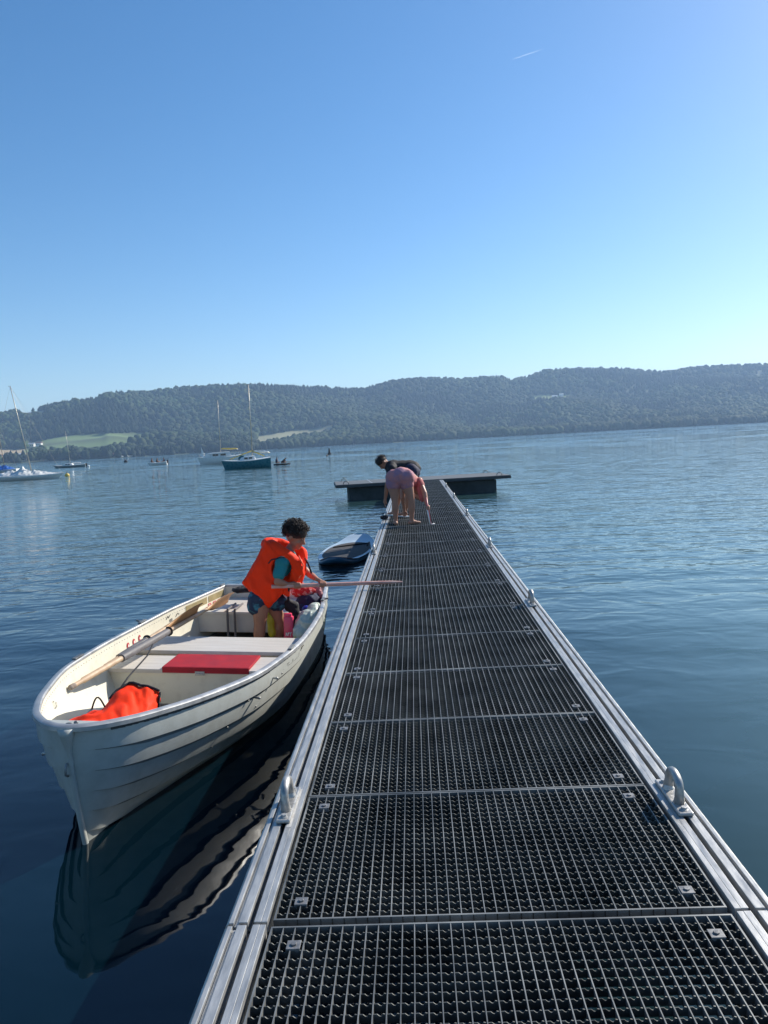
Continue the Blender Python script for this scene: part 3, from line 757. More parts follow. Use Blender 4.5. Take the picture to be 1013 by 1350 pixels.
# floor boards
fl = MB(); vs = []; fs = []
FZ = .07
def halfat(t, z):
    zg, zk = f_zg(t), f_zk(t); return max(.003, sec(t, min(1, (zg - z) / (zg - zk)))[0] - .014)
tf = np.linspace(.06, .99, 30)
for i, t in enumerate(tf):
    for x in (-1, 0, 1): vs.append(W((x * halfat(t, FZ), t * BL, FZ)))
    if i: 
        for k in (0, 1): a = (i - 1) * 3 + k; fs.append((a, a + 1, a + 4, a + 3))
fl.add(vs, fs); fl.build('floor', M['floor'], boat)
def shelf(name, y0, y1, z, th, m, x0=-1, x1=1, bevel=.004, n=8):
    mb = MB(); rings = []
    for i in range(n + 1):
        y = y0 + (y1 - y0) * i / n; t = y / BL; hw_ = halfat(t, z) - .004; hl = halfat(t, z - th) - .004
        xs_ = [x if abs(x) != 1 else None for x in (x0, x1)]
        a = -hw_ if x0 == -1 else x0; b = hw_ if x1 == 1 else x1
        al = -hl if x0 == -1 else x0; bl_ = hl if x1 == 1 else x1
        rings.append([W((a, y, z)), W((b, y, z)), W((bl_, y, z - th)), W((al, y, z - th))])
    mb.sweep(rings); return mb.build(name, m, boat, bevel=bevel)
ZB = .345
shelf('thwart', 2.27, 2.70, ZB + .012, .03, M['thwart'])
shelf('thwart', 1.86, 2.215, ZB - .012, .03, M['thwart'])
def panel(y, ztop, zb, m, name='locker_panel', th=.012):
    mb = MB(); t = y / BL; n = 8; r0 = []
    zs = [ztop + (zb - ztop) * i / n for i in range(n + 1)]
    pr = [(-halfat(t, z) + .002, z) for z in zs] + [(halfat(t, z) - .002, z) for z in reversed(zs)]
    mb.sweep([[W((x, y + d, z)) for x, z in pr] for d in (0, th)]); return mb.build(name, m, boat)
panel(1.885, ZB - .043, FZ, M['hullin']); panel(2.30, ZB - .018, FZ, M['hullin']); panel(2.66, ZB - .018, FZ, M['hullin'])
cu = MB(); cu.box(W((.06, 2.03, ZB - .001)), (.64, .33, .02), BM.to_3x3()); cu.box(W((.06, 1.862, ZB - .014)), (.64, .012, .044), BM.to_3x3())
cu.build('cushion', M['redpad'], boat, bevel=.004)
lt = MB(); lt.box(W((.02, 1.853, ZB - .035)), (.07, .006, .03), BM.to_3x3()); lt.tube([W((-.005, 1.848, ZB - .035)), W((.045, 1.848, ZB - .035))], .006, 6); lt.build('latch', M['alu'], boat, bevel=.001)
shelf('stern_bench', 3.62, 4.29, ZB + .01, .03, M['thwart'])
panel(3.64, ZB - .022, ZB - .19, M['thwart'], 'bench_panel')
# bow seat
bs = MB(); rings = []; vs = []; fs = []
tb = [.034, .045, .06, .08, .1, .12, .135, .15, .162, .172, .18, .186, .19]
for i, t in enumerate(tb):
    z = .43; hw_ = halfat(t, z) - .004
    if t > .12: hw_ *= max(.05, 1 - ((t - .12) / .071) ** 2.4 if t > .12 else 0) ** .5
    rings.append([W((-hw_, t * BL, z)), W((0, t * BL, z + .012)), W((hw_, t * BL, z)), W((hw_, t * BL, z - .03)), W((-hw_, t * BL, z - .03))])
bs.sweep(rings); bs.build('bow_seat', M['grey'], boat, bevel=.004, auto=40)
# breasthook, bow plate and mooring eye
bh = MB(); pr = [hp(-1, .02, 0, -.02), hp(-1, .006, 0, -.02), Vector((0, .02, 0)), hp(1, .006, 0, -.02), hp(1, .02, 0, -.02)]
zt = f_zg(0) + .002
bh.prism([(p.x, p.y) for p in pr], zt - .006, zt + .004, BM); bh.build('breasthook', M['hull'], boat, bevel=.002)
sh_ = MB(); c = W((.03, .035, zt + .012)); sh_.ell(c, (.012, .008, .01)); sh_.ell(c + Vector((-.03, -.01, .0)), (.018, .007, .006)); sh_.build('shackle', M['galv'], boat, smooth=True)
eye = MB(); e0 = W((.03, .07, .47)); eye.tube([e0 + Vector((.028 * math.sin(a), -.03 - .018 * math.cos(a), .034 * math.cos(a))) for a in np.linspace(-1.6, 1.9, 12)], .007, 8); eye.build('bow_eye', M['hull'], boat, smooth=True)
e2 = MB(); e2.tube([W((.0, -.012, .45)), W((.0, -.03, .43)), W((.0, -.03, .40)), W((.0, -.008, .385))], .006, 8); e2.build('bow_eye', M['galv'], boat, smooth=True)
e3 = MB(); e3.tube([W(hp(-1, .055, .3, .0)), W(hp(-1, .055, .3, .035))], .008, 8); e3.build('rubbing_stud', M['cast'], boat, smooth=True)
# tan padding strips, stickers and marks on the inner skin
def patch(name, side, t0, t1, d0, d1, m, off=-.019, n=6, par=None):
    mb = MB(); rings = []
    for i in range(n + 1):
        t = t0 + (t1 - t0) * i / n; rings.append([W(hin(side, t, d0 + (d1 - d0) * k / 3, off)) for k in range(4)])
    mb.sweep(rings, closed=False); return mb.build(name, m, par or boat)
patch('padding_strip', -1, .79, .893, .022, .085, M['tan']); patch('padding_strip', -1, .90, .985, .022, .085, M['tan'])
def ribbon(name, fn, strokes, wd, m, par=None):
    mb = MB()
    for st in strokes:
        for (a, b) in zip(st[:-1], st[1:]):
            ax, ay = a; bx, by = b; dx, dy = bx - ax, by - ay; L = math.hypot(dx, dy) or 1; nx_, ny_ = -dy / L * wd / 2, dx / L * wd / 2
            mb.add([fn(ax + nx_, ay + ny_), fn(ax - nx_, ay - ny_), fn(bx - nx_, by - ny_), fn(bx + nx_, by + ny_)], [(0, 1, 2, 3)])
    return mb.build(name, m, par or boat)
for i, t in enumerate((.525, .550, .575)):
    n = 18; mb = MB(); c = (t, .10 - .005 * i)
    mb.add([W(hin(-1, c[0] + .024 / BL * math.cos(a), c[1] + .028 * math.sin(a), -.020)) for a in np.linspace(0, 2 * math.pi, n, endpoint=False)], [tuple(range(n))])
    s_ = mb.build('round_sticker', M['redmark'], boat)
    mb = MB(); mb.add([W(hin(-1, c[0] + (.011 * math.cos(a) + .004) / BL, c[1] + .012 * math.sin(a), -.022)) for a in np.linspace(0, 2 * math.pi, n, endpoint=False)], [tuple(range(n))]); mb.build('sticker_spot', M['whitemark'], s_)
for i, (t, ch) in enumerate(((.905, 'F'), (.93, 'F'), (.955, 'R'))):
    s_ = patch('letter_sticker', -1, t - .008, t + .008, .095, .155, M['redmark'], -.020)
    G = {'F': [[(0, 0), (0, 1)], [(0, 1), (.7, 1)], [(0, .5), (.5, .5)]], 'R': [[(0, 0), (0, 1), (.6, 1), (.6, .55), (0, .5), (.6, 0)]]}[ch]
    ribbon('letter', lambda u, v, t=t: W(hin(-1, t - .004 + u * .010, .142 - v * .036, -.022)), G, .14, M['whitemark'], s_)
patch('maker_plate', -1, .715, .728, .07, .095, M['rivet'], -.02)
ribbon('scribble', lambda u, v: W(hin(-1, .70 + u * .02, .06 - v * .03, -.02)), [[(0, 0), (.4, .9), (.6, .2), (1, 1)], [(2.2, -.5), (2.6, .4), (3, -.2)]], .12, M['ink'])
for (t, dz) in ((.105, .11), (.17, .08)):
    ribbon('number_mark', lambda u, v, t=t, dz=dz: W(hin(-1, t + u * .012, dz + .05 - v * .05, -.021)), [[(0, 1), (.1, .1)], [(0, .2), (.6, 0)], [(1, .6), (.7, .3), (1, 0), (1.4, .3), (1, .6)], [(0, 1), (.5, .8)]], .08, M['ink'])
# handwriting on the outer hull
SC = [[(0, 1.15), (.25, 1.35), (1.0, 1.25)], [(.45, 1.3), (.38, 0), (.25, -.35), (.1, -.3)], [(.8, .7), (.72, 0)], [(.72, 0), (.95, .65), (1.15, .6), (1.1, .05), (1.3, .1)], [(1.5, .65), (1.42, .1), (1.6, 0), (1.8, .6), (1.78, .05), (2.0, .1)],
      [(2.1, .1), (2.35, 1.3), (2.25, 1.2), (2.2, .05), (2.45, .0)], [(2.6, .65), (2.55, 0), (2.8, .6), (2.82, .05), (3.05, .6)], [(3.2, .3), (3.5, .45), (3.35, .65), (3.15, .3), (3.3, 0), (3.55, .1)], [(3.75, .3), (4.05, .45), (3.9, .65), (3.7, .3), (3.85, 0), (4.1, .1)],
      [(4.7, .55), (4.4, .6), (4.3, .2), (4.55, 0), (4.75, .5)], [(4.95, 1.6), (4.8, 0), (5.0, .05)]]
ribbon('hull_name', lambda u, v: W(hp(1, .385 + u * .0148, .142 - v * .042, .010 + .004)), SC, .075, M['ink'])
ribbon('hull_name', lambda u, v: W(hp(1, .385 + u * .0148, .142 - v * .042, .014)), [[(-.6, -.7), (-.2, -.75)], [(.3, -.6), (.45, -.8)], [(-1.1, .6), (-1.0, .5)]], .1, M['ink'])
ribbon('tear_mark', lambda u, v: W(hp(1, .472 + u * .0148, .085 - v * .035, .012)), [[(0, 0), (.5, .9), (1.3, 1), (1.6, .6)], [(.5, .9), (.6, .3)], [(1, 1), (1.1, .5)]], .22, M['ink'])
# rowlocks / cleats on the gunwales
for side, t in ((-1, .60), (-1, .33), (1, .83), (1, .42), (-1, .985)):
    p0 = hp(side, t, 0) + Vector((0, 0, .022)); q = MB(); q.box(W(p0 + Vector((0, 0, .004))), (.03, .12, .01), BM.to_3x3())
    if side == -1 and t == .60 or t == .83: q.tube([W(p0), W(p0 + Vector((side * .05, 0, .012)))], .008, 8)
    q.build('rowlock', M['galv'], boat, bevel=.003)
# black straps over the stern bench
for x in (-.30, -.23):
    q = MB(); q.tube([W((x, 3.9, ZB + .03)), W((x, 3.63, ZB + .03)), W((x, 3.615, ZB - .02)), W((x + .01, 3.60, ZB - .25))], .011, 6); q.build('strap', M['leather'], boat)

# ---------------- things lying in the boat
def inside_pt(px, py, margin=.035, lo=-.42, hi=-.02):
    Bi = BM.inverted()
    for z in np.arange(lo, hi, .01):
        p = onz(px, py, float(z)); q = Bi @ p; t = q.y / BL
        if .03 < t < .98 and abs(q.x) < halfat(t, q.z) - margin: return p
    return onz(px, py, hi)
def oar(p0, p1, label, sleeve=None, blade=True):
    p0 = Vector(p0); p1 = Vector(p1); d = (p1 - p0); L = d.length; d /= L
    side = d.cross(Vector((0, 0, 1))).normalized(); up = side.cross(d)
    T = thing('oar', p0, label, 'oar', 'oars lying along the left side of the rowing boat')
    s = MB(); s.tube([p0, p0 + d * .12, p0 + d * .14, p0 + d * L * .45, p0 + d * (L - (.55 if blade else 0))], [.015, .015, .021, .020, .016], 12); s.build('shaft', M['palewood'], T, auto=40)
    if sleeve:
        q = MB(); q.tube([p0 + d * sleeve[0], p0 + d * sleeve[1]], [.029, .028], 14); q.build('sleeve', M['leather'], T, auto=40)
        q = MB(); c = p0 + d * (sleeve[1] + .02); q.tube([c + (side * math.cos(a) + up * math.sin(a)) * .031 for a in np.linspace(0, 2 * math.pi, 15)], .009, 6); q.build('collar', M['black'], T)
    g = MB(); g.cone(p0 - d * .004, p0 + d * .03, .018, .0175); g.build('handle_end', M['rust'], T)
    if blade:
        b = MB(); rings = []; n = 16
        for i in range(n + 1):
            u = i / n; w_ = np.interp(u, [0, .15, .4, .75, .95, 1], [.018, .035, .075, .085, .075, .06]); th = np.interp(u, [0, .3, 1], [.018, .009, .006]); c = p0 + d * (L - .56 + .56 * u)
            fw_ = (side * .62 + up * .78).normalized(); nn = d.cross(fw_)
            rings.append([c + fw_ * (w_ * math.cos(a)) + nn * (th * math.sin(a) + .02 * u * u * (math.cos(a) ** 2)) for a in np.linspace(0, 2 * math.pi, 14, endpoint=False)])
        b.sweep(rings); b.build('blade', M['wood'], T, auto=50)
oar(inside_pt(94, 906, .02), A(303, 786, 7.3), 'wooden oar with grey sleeve, its broad blade resting on the stern bench', (.62, 1.34))
oar(inside_pt(124, 889, .02), A(262, 800, 6.55), 'second wooden oar, the one nearer the left gunwale with its shorter grip', (.3, .66), True)

def lumpy(name, prims, m, label, cat, vox=.012, amp=.01, sc=.05, group=None, sm=4, seed=0, parent=None):
    mb = MB()
    for p in prims:
        if len(p) == 4: mb.cone(*p)
        else: mb.ell(p[0], p[1], p[2] if len(p) > 2 else None)
    def dp(co):
        n_ = noise.noise_vector(Vector(co) / sc + Vector((seed, 0, 0))) ; n2 = noise.noise_vector(Vector(co) / (sc * .4) + Vector((seed, 5, 0)))
        return co + n_ * amp + n2 * amp * .4
    if parent is not None: return mb.build(name, m, parent, remesh=vox, smit=sm, disp=dp)
    o = mb.build(name, m, None, remesh=vox, smit=sm, disp=dp, origin=base_of(mb)); tag(o, label, cat, group); return o
# orange vest lying in the bow: crumpled sheet
def vest_bow():
    px_ = [(84, 953), (110, 944), (132, 936), (150, 918), (171, 904), (190, 908), (209, 913)]
    bt = [(90, 962), (118, 962), (140, 958), (160, 953), (178, 948), (194, 944), (208, 938)]
    T = thing('life_vest', onz(150, 940, -.15), 'orange life vest lying crumpled in the bow of the rowing boat', 'life vest')
    NX, NY = 46, 22; vs = []; fs = []
    ztop = [-.07, -.05, -.04, -.0, .035, .03, .01]; zbot = [-.04, -.03, -.03, -.035, -.045, -.06, -.09]
    for i in range(NX + 1):
        u = i / NX * 6; k = min(5, int(u)); f_ = u - k
        a = Vector(px_[k]).lerp(Vector(px_[k + 1]), f_); b = Vector(bt[k]).lerp(Vector(bt[k + 1]), f_)
        za = ztop[k] * (1 - f_) + ztop[k + 1] * f_; zb_ = zbot[k] * (1 - f_) + zbot[k + 1] * f_
        PA, PB = onz(a[0], a[1], za), onz(b[0], b[1], zb_); PB = PB + (PB - PA) * .15 + Vector((0, 0, -.02)); PA = PA + Vector((0, .02, 0))
        for j in range(NY + 1):
            v = j / NY; p = PA.lerp(PB, v); p.z += .028 * math.sin(math.pi * v) * (.4 + .6 * math.sin(math.pi * i / NX))
            r1 = noise.noise(Vector((i * .09 + v * 1.2, v * 2 - i * .05, 1))); r2 = noise.noise(Vector((i * .45, v * 7 + i * .2, 4))); r3 = abs(noise.noise(Vector((i * .13 - v * 2.4, v * 2.0 + i * .06, 9))))
            p.z += .022 * r1 + .004 * r2 + .018 * r3; p.x += .006 * r2
            vs.append(p)
    n = NY + 1
    for i in range(NX):
        for j in range(NY): fs.append((i * n + j, i * n + j + 1, (i + 1) * n + j + 1, (i + 1) * n + j))
    # under side
    m_ = len(vs); vs += [v + Vector((0, .015, -.045)) for v in vs]
    fs += [tuple(q + m_ for q in reversed(f)) for f in fs[:NX * NY]]
    rim = [(0, j) for j in range(NY)] ; 
    for j in range(NY):
        fs.append((j, m_ + j, m_ + j + 1, j + 1)); q = NX * n; fs.append((q + j + 1, m_ + q + j + 1, m_ + q + j, q + j))
    for i in range(NX):
        a, b = i * n, (i + 1) * n; fs.append((a, b, m_ + b, m_ + a)); a += NY; b += NY; fs.append((b, a, m_ + a, m_ + b))
    mb = MB(); mb.add(vs, fs); mb.build('fabric', M['orange'], T, smooth=True)
    e = MB(); e.tube([vs[k * n] + Vector((0, .004, .006)) for k in range(20, NX + 1, 2)], .007, 6); e.tube([vs[NX * n + j] + Vector((.005, 0, 0)) for j in range(NY + 1)], .006, 6); e.build('edge_tape', M['black'], T, smooth=True)
    c = MB(); c0 = onz(128, 930, .0); c.tube([c0 + Vector((-.03 + .06 * u, .03 * u, .06 * math.sin(math.pi * u) - .02)) for u in np.linspace(0, 1, 10)], .005, 6); c.build('loop', M['black'], T, smooth=True)
    c = MB(); c1 = vs[25 * n]; c.tube([c1, c1 + Vector((.0, .15, .03)), c1 + Vector((-.005, .5, .06)), c1 + Vector((-.01, .62, .1))], .005, 6); c.build('cord', M['black'], T, smooth=True)
vest_bow()
bg_n = 'belongings in the stern of the rowing boat'
lumpy('bag', [(A(408, 793, 7.35), (.13, .14, .09)), (A(400, 800, 7.3), (.1, .1, .08)), (A(398, 815, 7.2), (.04, .05, .14))], M['navy'], 'dark navy bag in the right stern corner under the patterned cloth', 'bag', seed=1, amp=.014)
lumpy('jacket', [(A(385, 800, 7.0), (.07, .06, .06)), (A(389, 812, 6.98), (.05, .05, .12)), (A(380, 795, 7.0), (.05, .05, .04))], M['black'], 'black jacket hanging beside the boy in the stern', 'jacket', seed=2)
o = lumpy('cloth', [(A(400, 780, 7.33), (.13, .05, .05)), (A(394, 773, 7.33), (.06, .04, .05))], mat('red_patterned_cloth', (.5, .02, .02), .8, col2=(.7, .45, .4), vscale=22, lo=.52, hi=.6), 'red and white patterned cloth heaped behind the boy', 'cloth', amp=.012, seed=3)
lumpy('towel', [(A(414, 782, 7.45), (.09, .03, .11)), (A(424, 790, 7.4), (.03, .05, .1))], mat('pink_towel', (.42, .2, .2), .9, var=.15, vscale=10), 'dusty pink towel draped in the stern corner', 'towel', seed=4)
lumpy('carrier_bag', [(A(409, 822, 6.75), (.13, .12, .13)), (A(416, 812, 6.85), (.08, .1, .12)), (A(400, 834, 6.7), (.1, .1, .1))], mat('printed_plastic_bag', (.42, .48, .42), .35, col2=(.32, .34, .06), vscale=5, lo=.5, hi=.62), 'crumpled pale plastic bag with yellow and green print by the right side', 'bag', amp=.02, sc=.07, seed=5)
lumpy('ball', [(A(404, 804, 7.1), (.045, .045, .045))], mat('blue_rubber', (.02, .04, .35), .3), 'small shiny blue ball on top of the plastic bag', 'ball', amp=.001, seed=6)
lumpy('cloth', [(A(417, 806, 7.1), (.07, .05, .025)), (A(420, 800, 7.2), (.03, .05, .04))], mat('dark_red_cloth', (.3, .01, .02), .8, bump=.003), 'dark red cloth squeezed against the right gunwale', 'cloth', seed=7)
lumpy('dry_bag', [(A(356, 810, 6.98), A(359, 835, 6.98), .035, .04)], mat('yellow_bag', (.55, .5, .03), .4, var=.1), 'bright yellow bag standing between the boy and the stern bench', 'bag', amp=.008, seed=8)
# pink canister
T = thing('canister', A(380, 846, 6.72), 'pink plastic canister with white lettering standing behind the thwart', 'canister')
pm = mat('pink_plastic', (.75, .05, .12), .35, 0, var=.06); b = MB(); c0 = A(381, 828, 6.72)
b.box(c0, (.085, .06, .22), Matrix.Rotation(.05, 3, 'Y')); b.build('body', pm, T, bevel=.012, auto=40)
b = MB(); b.box(c0 + Vector((0, -.0, .12)), (.07, .05, .03)); b.build('cap', pm, T, bevel=.01, auto=40)
mb = MB()
for i, st in enumerate([[(0, 0), (.15, 1), (.35, .1)], [(.5, 0), (.55, .9), (.8, .8), (.6, .45)], [(.95, 1), (1.1, .5), (1.3, 1)], [(1.1, .5), (1.0, -.1)]]):
    for a, bb in zip(st[:-1], st[1:]):
        f = lambda u, v: c0 + Vector((-.026 + u * .04, -.0315, -.065 + v * .035)); L = math.hypot(bb[0] - a[0], bb[1] - a[1]); nx_, ny_ = -(bb[1] - a[1]) / L * .07, (bb[0] - a[0]) / L * .07
        mb.add([f(a[0] + nx_, a[1] + ny_), f(a[0] - nx_, a[1] - ny_), f(bb[0] - nx_, bb[1] - ny_), f(bb[0] + nx_, bb[1] + ny_)], [(0, 1, 2, 3)])
mb.build('lettering', M['whitemark'], T)
# black rope heap on the stern bench
mr = MB(); c0 = A(324, 782, 7.5)
for k in range(60):
    pass
pts_ = [c0 + Vector((.09 * math.sin(k * .9) * (1 + .3 * math.sin(k * .23)), .09 * math.cos(k * .83), .02 + .035 * abs(math.sin(k * .31)))) for k in range(70)]
mr.tube(pts_, .011, 6); o = mr.build('rope', M['black'], None, smooth=True, origin=c0 - Vector((0, 0, .02))); tag(o, 'tangled black rope heaped on the stern bench beside the boy', 'rope')
# ------------------------------------------------------------ people
def grip(mb, wrist, g, rod, back, sc=1.0, rr=.016):
    """palm from wrist to rod, four fingers wrapped round the rod and an opposed thumb; back = direction of the back of the hand"""
    wrist = Vector(wrist); g = Vector(g); rod = Vector(rod).normalized(); back = Vector(back); back = (back - rod * back.dot(rod)).normalized()
    fwd = (g - wrist); fwd = fwd - rod * fwd.dot(rod); fwd = fwd - back * fwd.dot(back)
    if fwd.length < 1e-3: fwd = rod.cross(back)
    fwd.normalize()
    palm_c = g + back * (rr + .010 * sc) - fwd * .012 * sc
    mb.cone(wrist, wrist.lerp(palm_c, .5), .019 * sc, .021 * sc)
    for k in (-1.2, 0, 1.2): mb.cone(wrist.lerp(palm_c, .35) + rod * k * .008 * sc, palm_c + rod * k * .016 * sc + fwd * .008, .014 * sc, .011 * sc)
    lens = [.92, 1.08, 1.0, .78]
    for i in range(4):
        off = rod * ((i - 1.5) * .0185 * sc); r1 = rr + .0085 * sc; ps = []
        for a in np.linspace(-.2, 2.5 * lens[i], 5): ps.append(g + off + (back * math.cos(a) + fwd * math.sin(a)) * r1)
        for a, b in zip(ps[:-1], ps[1:]): mb.cone(a, b, .0085 * sc, .0078 * sc, 8, 3)
    t0 = palm_c - rod * .026 * sc - fwd * .012 * sc; t1 = g - rod * .036 * sc - fwd * (rr + .012 * sc); t2 = g - rod * .022 * sc - fwd * (rr + .002) - back * .018 * sc
    mb.cone(t0, t1, .0105 * sc, .0095 * sc, 8, 3); mb.cone(t1, t2, .0095 * sc, .0078 * sc, 8, 3)
def foot(mb, ankle, toe, sc=1.0):
    ankle = Vector(ankle); toe = Vector(toe); d = toe - ankle; d.z = 0; d.normalize(); s = d.cross(Vector((0, 0, 1)))
    z = toe.z
    heel = Vector((ankle.x, ankle.y, z + .03 * sc)) - d * .035 * sc
    mb.cone(heel, heel + d * .09 * sc + Vector((0, 0, .005)), .031 * sc, .03 * sc)
    mb.cone(ankle, heel + d * .05 * sc, .035 * sc, .034 * sc)
    for k in (-1, 0, 1): mb.cone(heel + d * .09 * sc + s * k * .014 * sc, heel + d * .175 * sc + s * k * .022 * sc + Vector((0, 0, -.012 * sc)), .024 * sc, .017 * sc)
    for k in range(5):
        b = heel + d * (.185 - .006 * k * k * .5) * sc + s * (k - 2) * .0155 * sc + Vector((0, 0, -.017 * sc)); mb.cone(b, b + d * (.03 - .003 * k) * sc, (.0115 if k == 0 else .009) * sc, .008 * sc, 8, 3)
def head(mb, c, face, up, sc=1.0):
    c = Vector(c); f = Vector(face).normalized(); u = Vector(up); u = (u - f * u.dot(f)).normalized(); s = u.cross(f).normalized()
    Rm = Matrix((s, f, u)).transposed()
    mb.ell(c + u * .02 * sc - f * .008 * sc, (.073 * sc, .092 * sc, .088 * sc), Rm)
    mb.ell(c - u * .035 * sc + f * .022 * sc, (.055 * sc, .062 * sc, .065 * sc), Rm)
    mb.ell(c - u * .082 * sc + f * .055 * sc, (.024 * sc, .022 * sc, .02 * sc), Rm)
    mb.cone(c + f * .078 * sc + u * .01 * sc, c + f * .097 * sc - u * .022 * sc, .009 * sc, .014 * sc, 8, 3)
    mb.ell(c + f * .076 * sc - u * .052 * sc, (.022 * sc, .012 * sc, .010 * sc), Rm)
    mb.ell(c + f * .072 * sc + u * .028 * sc, (.04 * sc, .012 * sc, .010 * sc), Rm)
    for k in (-1, 1):
        mb.ell(c + s * k * .074 * sc - f * .012 * sc - u * .005 * sc, (.010 * sc, .02 * sc, .031 * sc), Rm)
        mb.ell(c + s * k * .034 * sc + f * .055 * sc - u * .028 * sc, (.02 * sc, .02 * sc, .022 * sc), Rm)
    return Rm, s, f, u
def eyes(par, c, Rm, s, f, u, sc):
    for k in (-1, 1):
        e = MB(); p_ = Vector(c) + s * k * .03 * sc + f * .077 * sc + u * .006 * sc; e.ell(p_, (.011 * sc, .006 * sc, .006 * sc), Rm, 10, 6); e.build('eye', M['ink'], par, smooth=True)
        e = MB(); e.cone(p_ + u * .016 * sc - s * k * .012 * sc, p_ + u * .018 * sc + s * k * .016 * sc, .004 * sc, .003 * sc, 6, 2); e.build('eyebrow', M['hair'], par, smooth=True)

# ---- the boy in the boat
by = 6.92
BP = lambda px, py, dy=0.0: A(px, py, by + dy)
T = thing('person', BP(352, 858), 'child in orange life vest and patterned shorts standing in the rowing boat holding a pole', 'person')
pole0, pole1 = A(358, 773.5, by - .20), A(531, 767, by + .12); rod = (pole1 - pole0).normalized()
def on_pole(px):
    t = (px - 358) / (531 - 358); return pole0.lerp(pole1, t)
b = MB(); hc = BP(390, 708)
Rm, s_, f_, u_ = head(b, hc, (.93, -.28, -.42), (.35, 0, .93), 1.02)
b.cone(BP(384, 722), BP(378, 732), .043, .05)                      # neck
b.cone(BP(376, 736), BP(362, 758), .10, .105); b.cone(BP(362, 758), BP(348, 786), .105, .115)
for dy in (-1, 1): b.cone(BP(377, 736, dy * .11), BP(372, 741, dy * .13), .055, .05)
b.ell(BP(348, 788), (.11, .13, .10))
# legs: right (near the camera) and left
for (hx, kx, ax, dy) in (((344, 797), (343, 822), (341, 853), -.08), ((358, 795), (369, 820), (367, 852), .09)):
    H_, K_, N_ = BP(*hx, dy), BP(*kx, dy * 1.1), BP(*ax, dy * 1.1); N_.z = -.455
    b.cone(H_, K_, .082, .056); b.cone(K_, K_.lerp(N_, .4), .054, .056); b.cone(K_.lerp(N_, .4), N_, .056, .036)
    foot(b, N_, (N_.x + .2, N_.y - .03, -.49), .85)
# arms
gR, gL = on_pole(391), on_pole(424)
sR, eR = BP(372, 742, -.14), BP(366, 767, -.20); wR = gR + Vector((-.085, -.015, .018))
b.cone(sR, eR, .042, .033); b.cone(eR, eR.lerp(wR, .4), .034, .034); b.cone(eR.lerp(wR, .4), wR, .034, .021)
grip(b, wR, gR, rod, (0, -.45, .9), .92)
sL, eL = BP(388, 738, .16), BP(408, 757, .17); wL = gL + Vector((-.055, .03, .05))
b.cone(sL, eL, .04, .032); b.cone(eL, eL.lerp(wL, .4), .033, .032); b.cone(eL.lerp(wL, .4), wL, .032, .021)
grip(b, wL, gL, rod, (-.1, .1, .95), .92)
b.build('body', M['skin'], T, remesh=.0055, smit=5); eyes(T, hc, Rm, s_, f_, u_, 1.02)
# shirt sleeves
b = MB(); b.cone(sR + Vector((0, .01, .0)), sR.lerp(eR, .62), .062, .057); b.cone(BP(377, 735, -.05), sR, .09, .065); b.cone(BP(380, 735, .08), sL, .08, .055); b.cone(sL, sL.lerp(eL, .25), .055, .052)
b.cone(BP(376, 738), BP(352, 778), .115, .125)
b.build('shirt', M['teal'], T, remesh=.008, smit=3, disp=lambda c: c + noise.noise_vector(c * 22) * .005)
# shorts
b = MB(); b.cone(BP(350, 780), BP(347, 787), .13, .13)
for (hx, kx, dy) in (((342, 789), (339, 798.5), -.075), ((358, 787), (365, 794), .085)):
    b.cone(BP(*hx, dy), BP(*kx, dy), .102, .093)
shm = mat('patterned_shorts_cloth', (.012, .025, .06), .8, col2=(.05, .2, .26), vscale=13, lo=.5, hi=.62, detail=2)
b.build('shorts', shm, T, remesh=.008, smit=3, disp=lambda c: c + noise.noise_vector(c * 18) * .008)
# life vest: back panel, two front panels, collar
lv = MB()
def slab(poly, y0, y1, inset=0):
    n = len(poly); cx_ = sum(p[0] for p in poly) / n; cy_ = sum(p[1] for p in poly) / n; rings = []
    for k, (yy, sc_) in enumerate(((y0, .86), (y0 + .03, 1), (y1 - .03, 1), (y1, .86))):
        rings.append([BP(cx_ + (p[0] - cx_) * sc_, cy_ + (p[1] - cy_) * sc_, yy) for p in poly])
    lv.sweep(rings)
slab([(350, 711), (364, 724), (374, 735), (377, 760), (373, 782), (357, 800), (352, 799), (337, 785), (320, 769), (331, 750), (342, 731)], -.175, .15)
slab([(378, 733), (393, 737), (401, 745), (401, 758), (393, 771), (381, 778), (381, 788), (374, 783), (371, 770), (374, 755)], -.13, .14)
lv.cone(BP(357, 735), BP(345, 765), .10, .115)
for (p0_, p1_, r0, r1) in [((352, 716, .0), (360, 722, -.1), .052, .06), ((360, 722, -.1), (376, 731, -.12), .06, .055), ((376, 731, -.12), (392, 742, -.10), .055, .05), ((352, 716, 0), (362, 717, .11), .052, .06), ((362, 717, .11), (380, 722, .12), .06, .06), ((380, 722, .12), (397, 730, .07), .06, .055), ((397, 730, .07), (397, 748, .02), .055, .06), ((392, 742, -.1), (393, 764, -.07), .055, .05), ((397, 748, .02), (392, 766, 0), .06, .05)]:
    lv.cone(BP(p0_[0], p0_[1], p0_[2]), BP(p1_[0], p1_[1], p1_[2]), r0, r1)
ac = BP(371, 752, -.2)
def vest_disp(c):
    d = Vector((c.x - ac.x, 0, (c.z - ac.z) * .75)); L = d.length
    if c.y < by - .05 and L < .085:                      # arm hole
        k = (1 - L / .085); c = c + Vector((0, .11 * min(1, k * 2.5), 0))
    fold = math.sin(c.x * 55 + c.z * 30 + 4 * noise.noise(c * 6)) * .010 * min(1, max(0, (BP(360, 745).z - c.z) * 6))
    c = c + Vector((0, fold, 0))
    return c + noise.noise_vector(c * 9) * .014 + noise.noise_vector(Vector((c.x * 30, c.y * 30, c.z * 14))) * .004
lv.build('life_vest', M['orange'], T, remesh=.007, smit=2, disp=vest_disp)
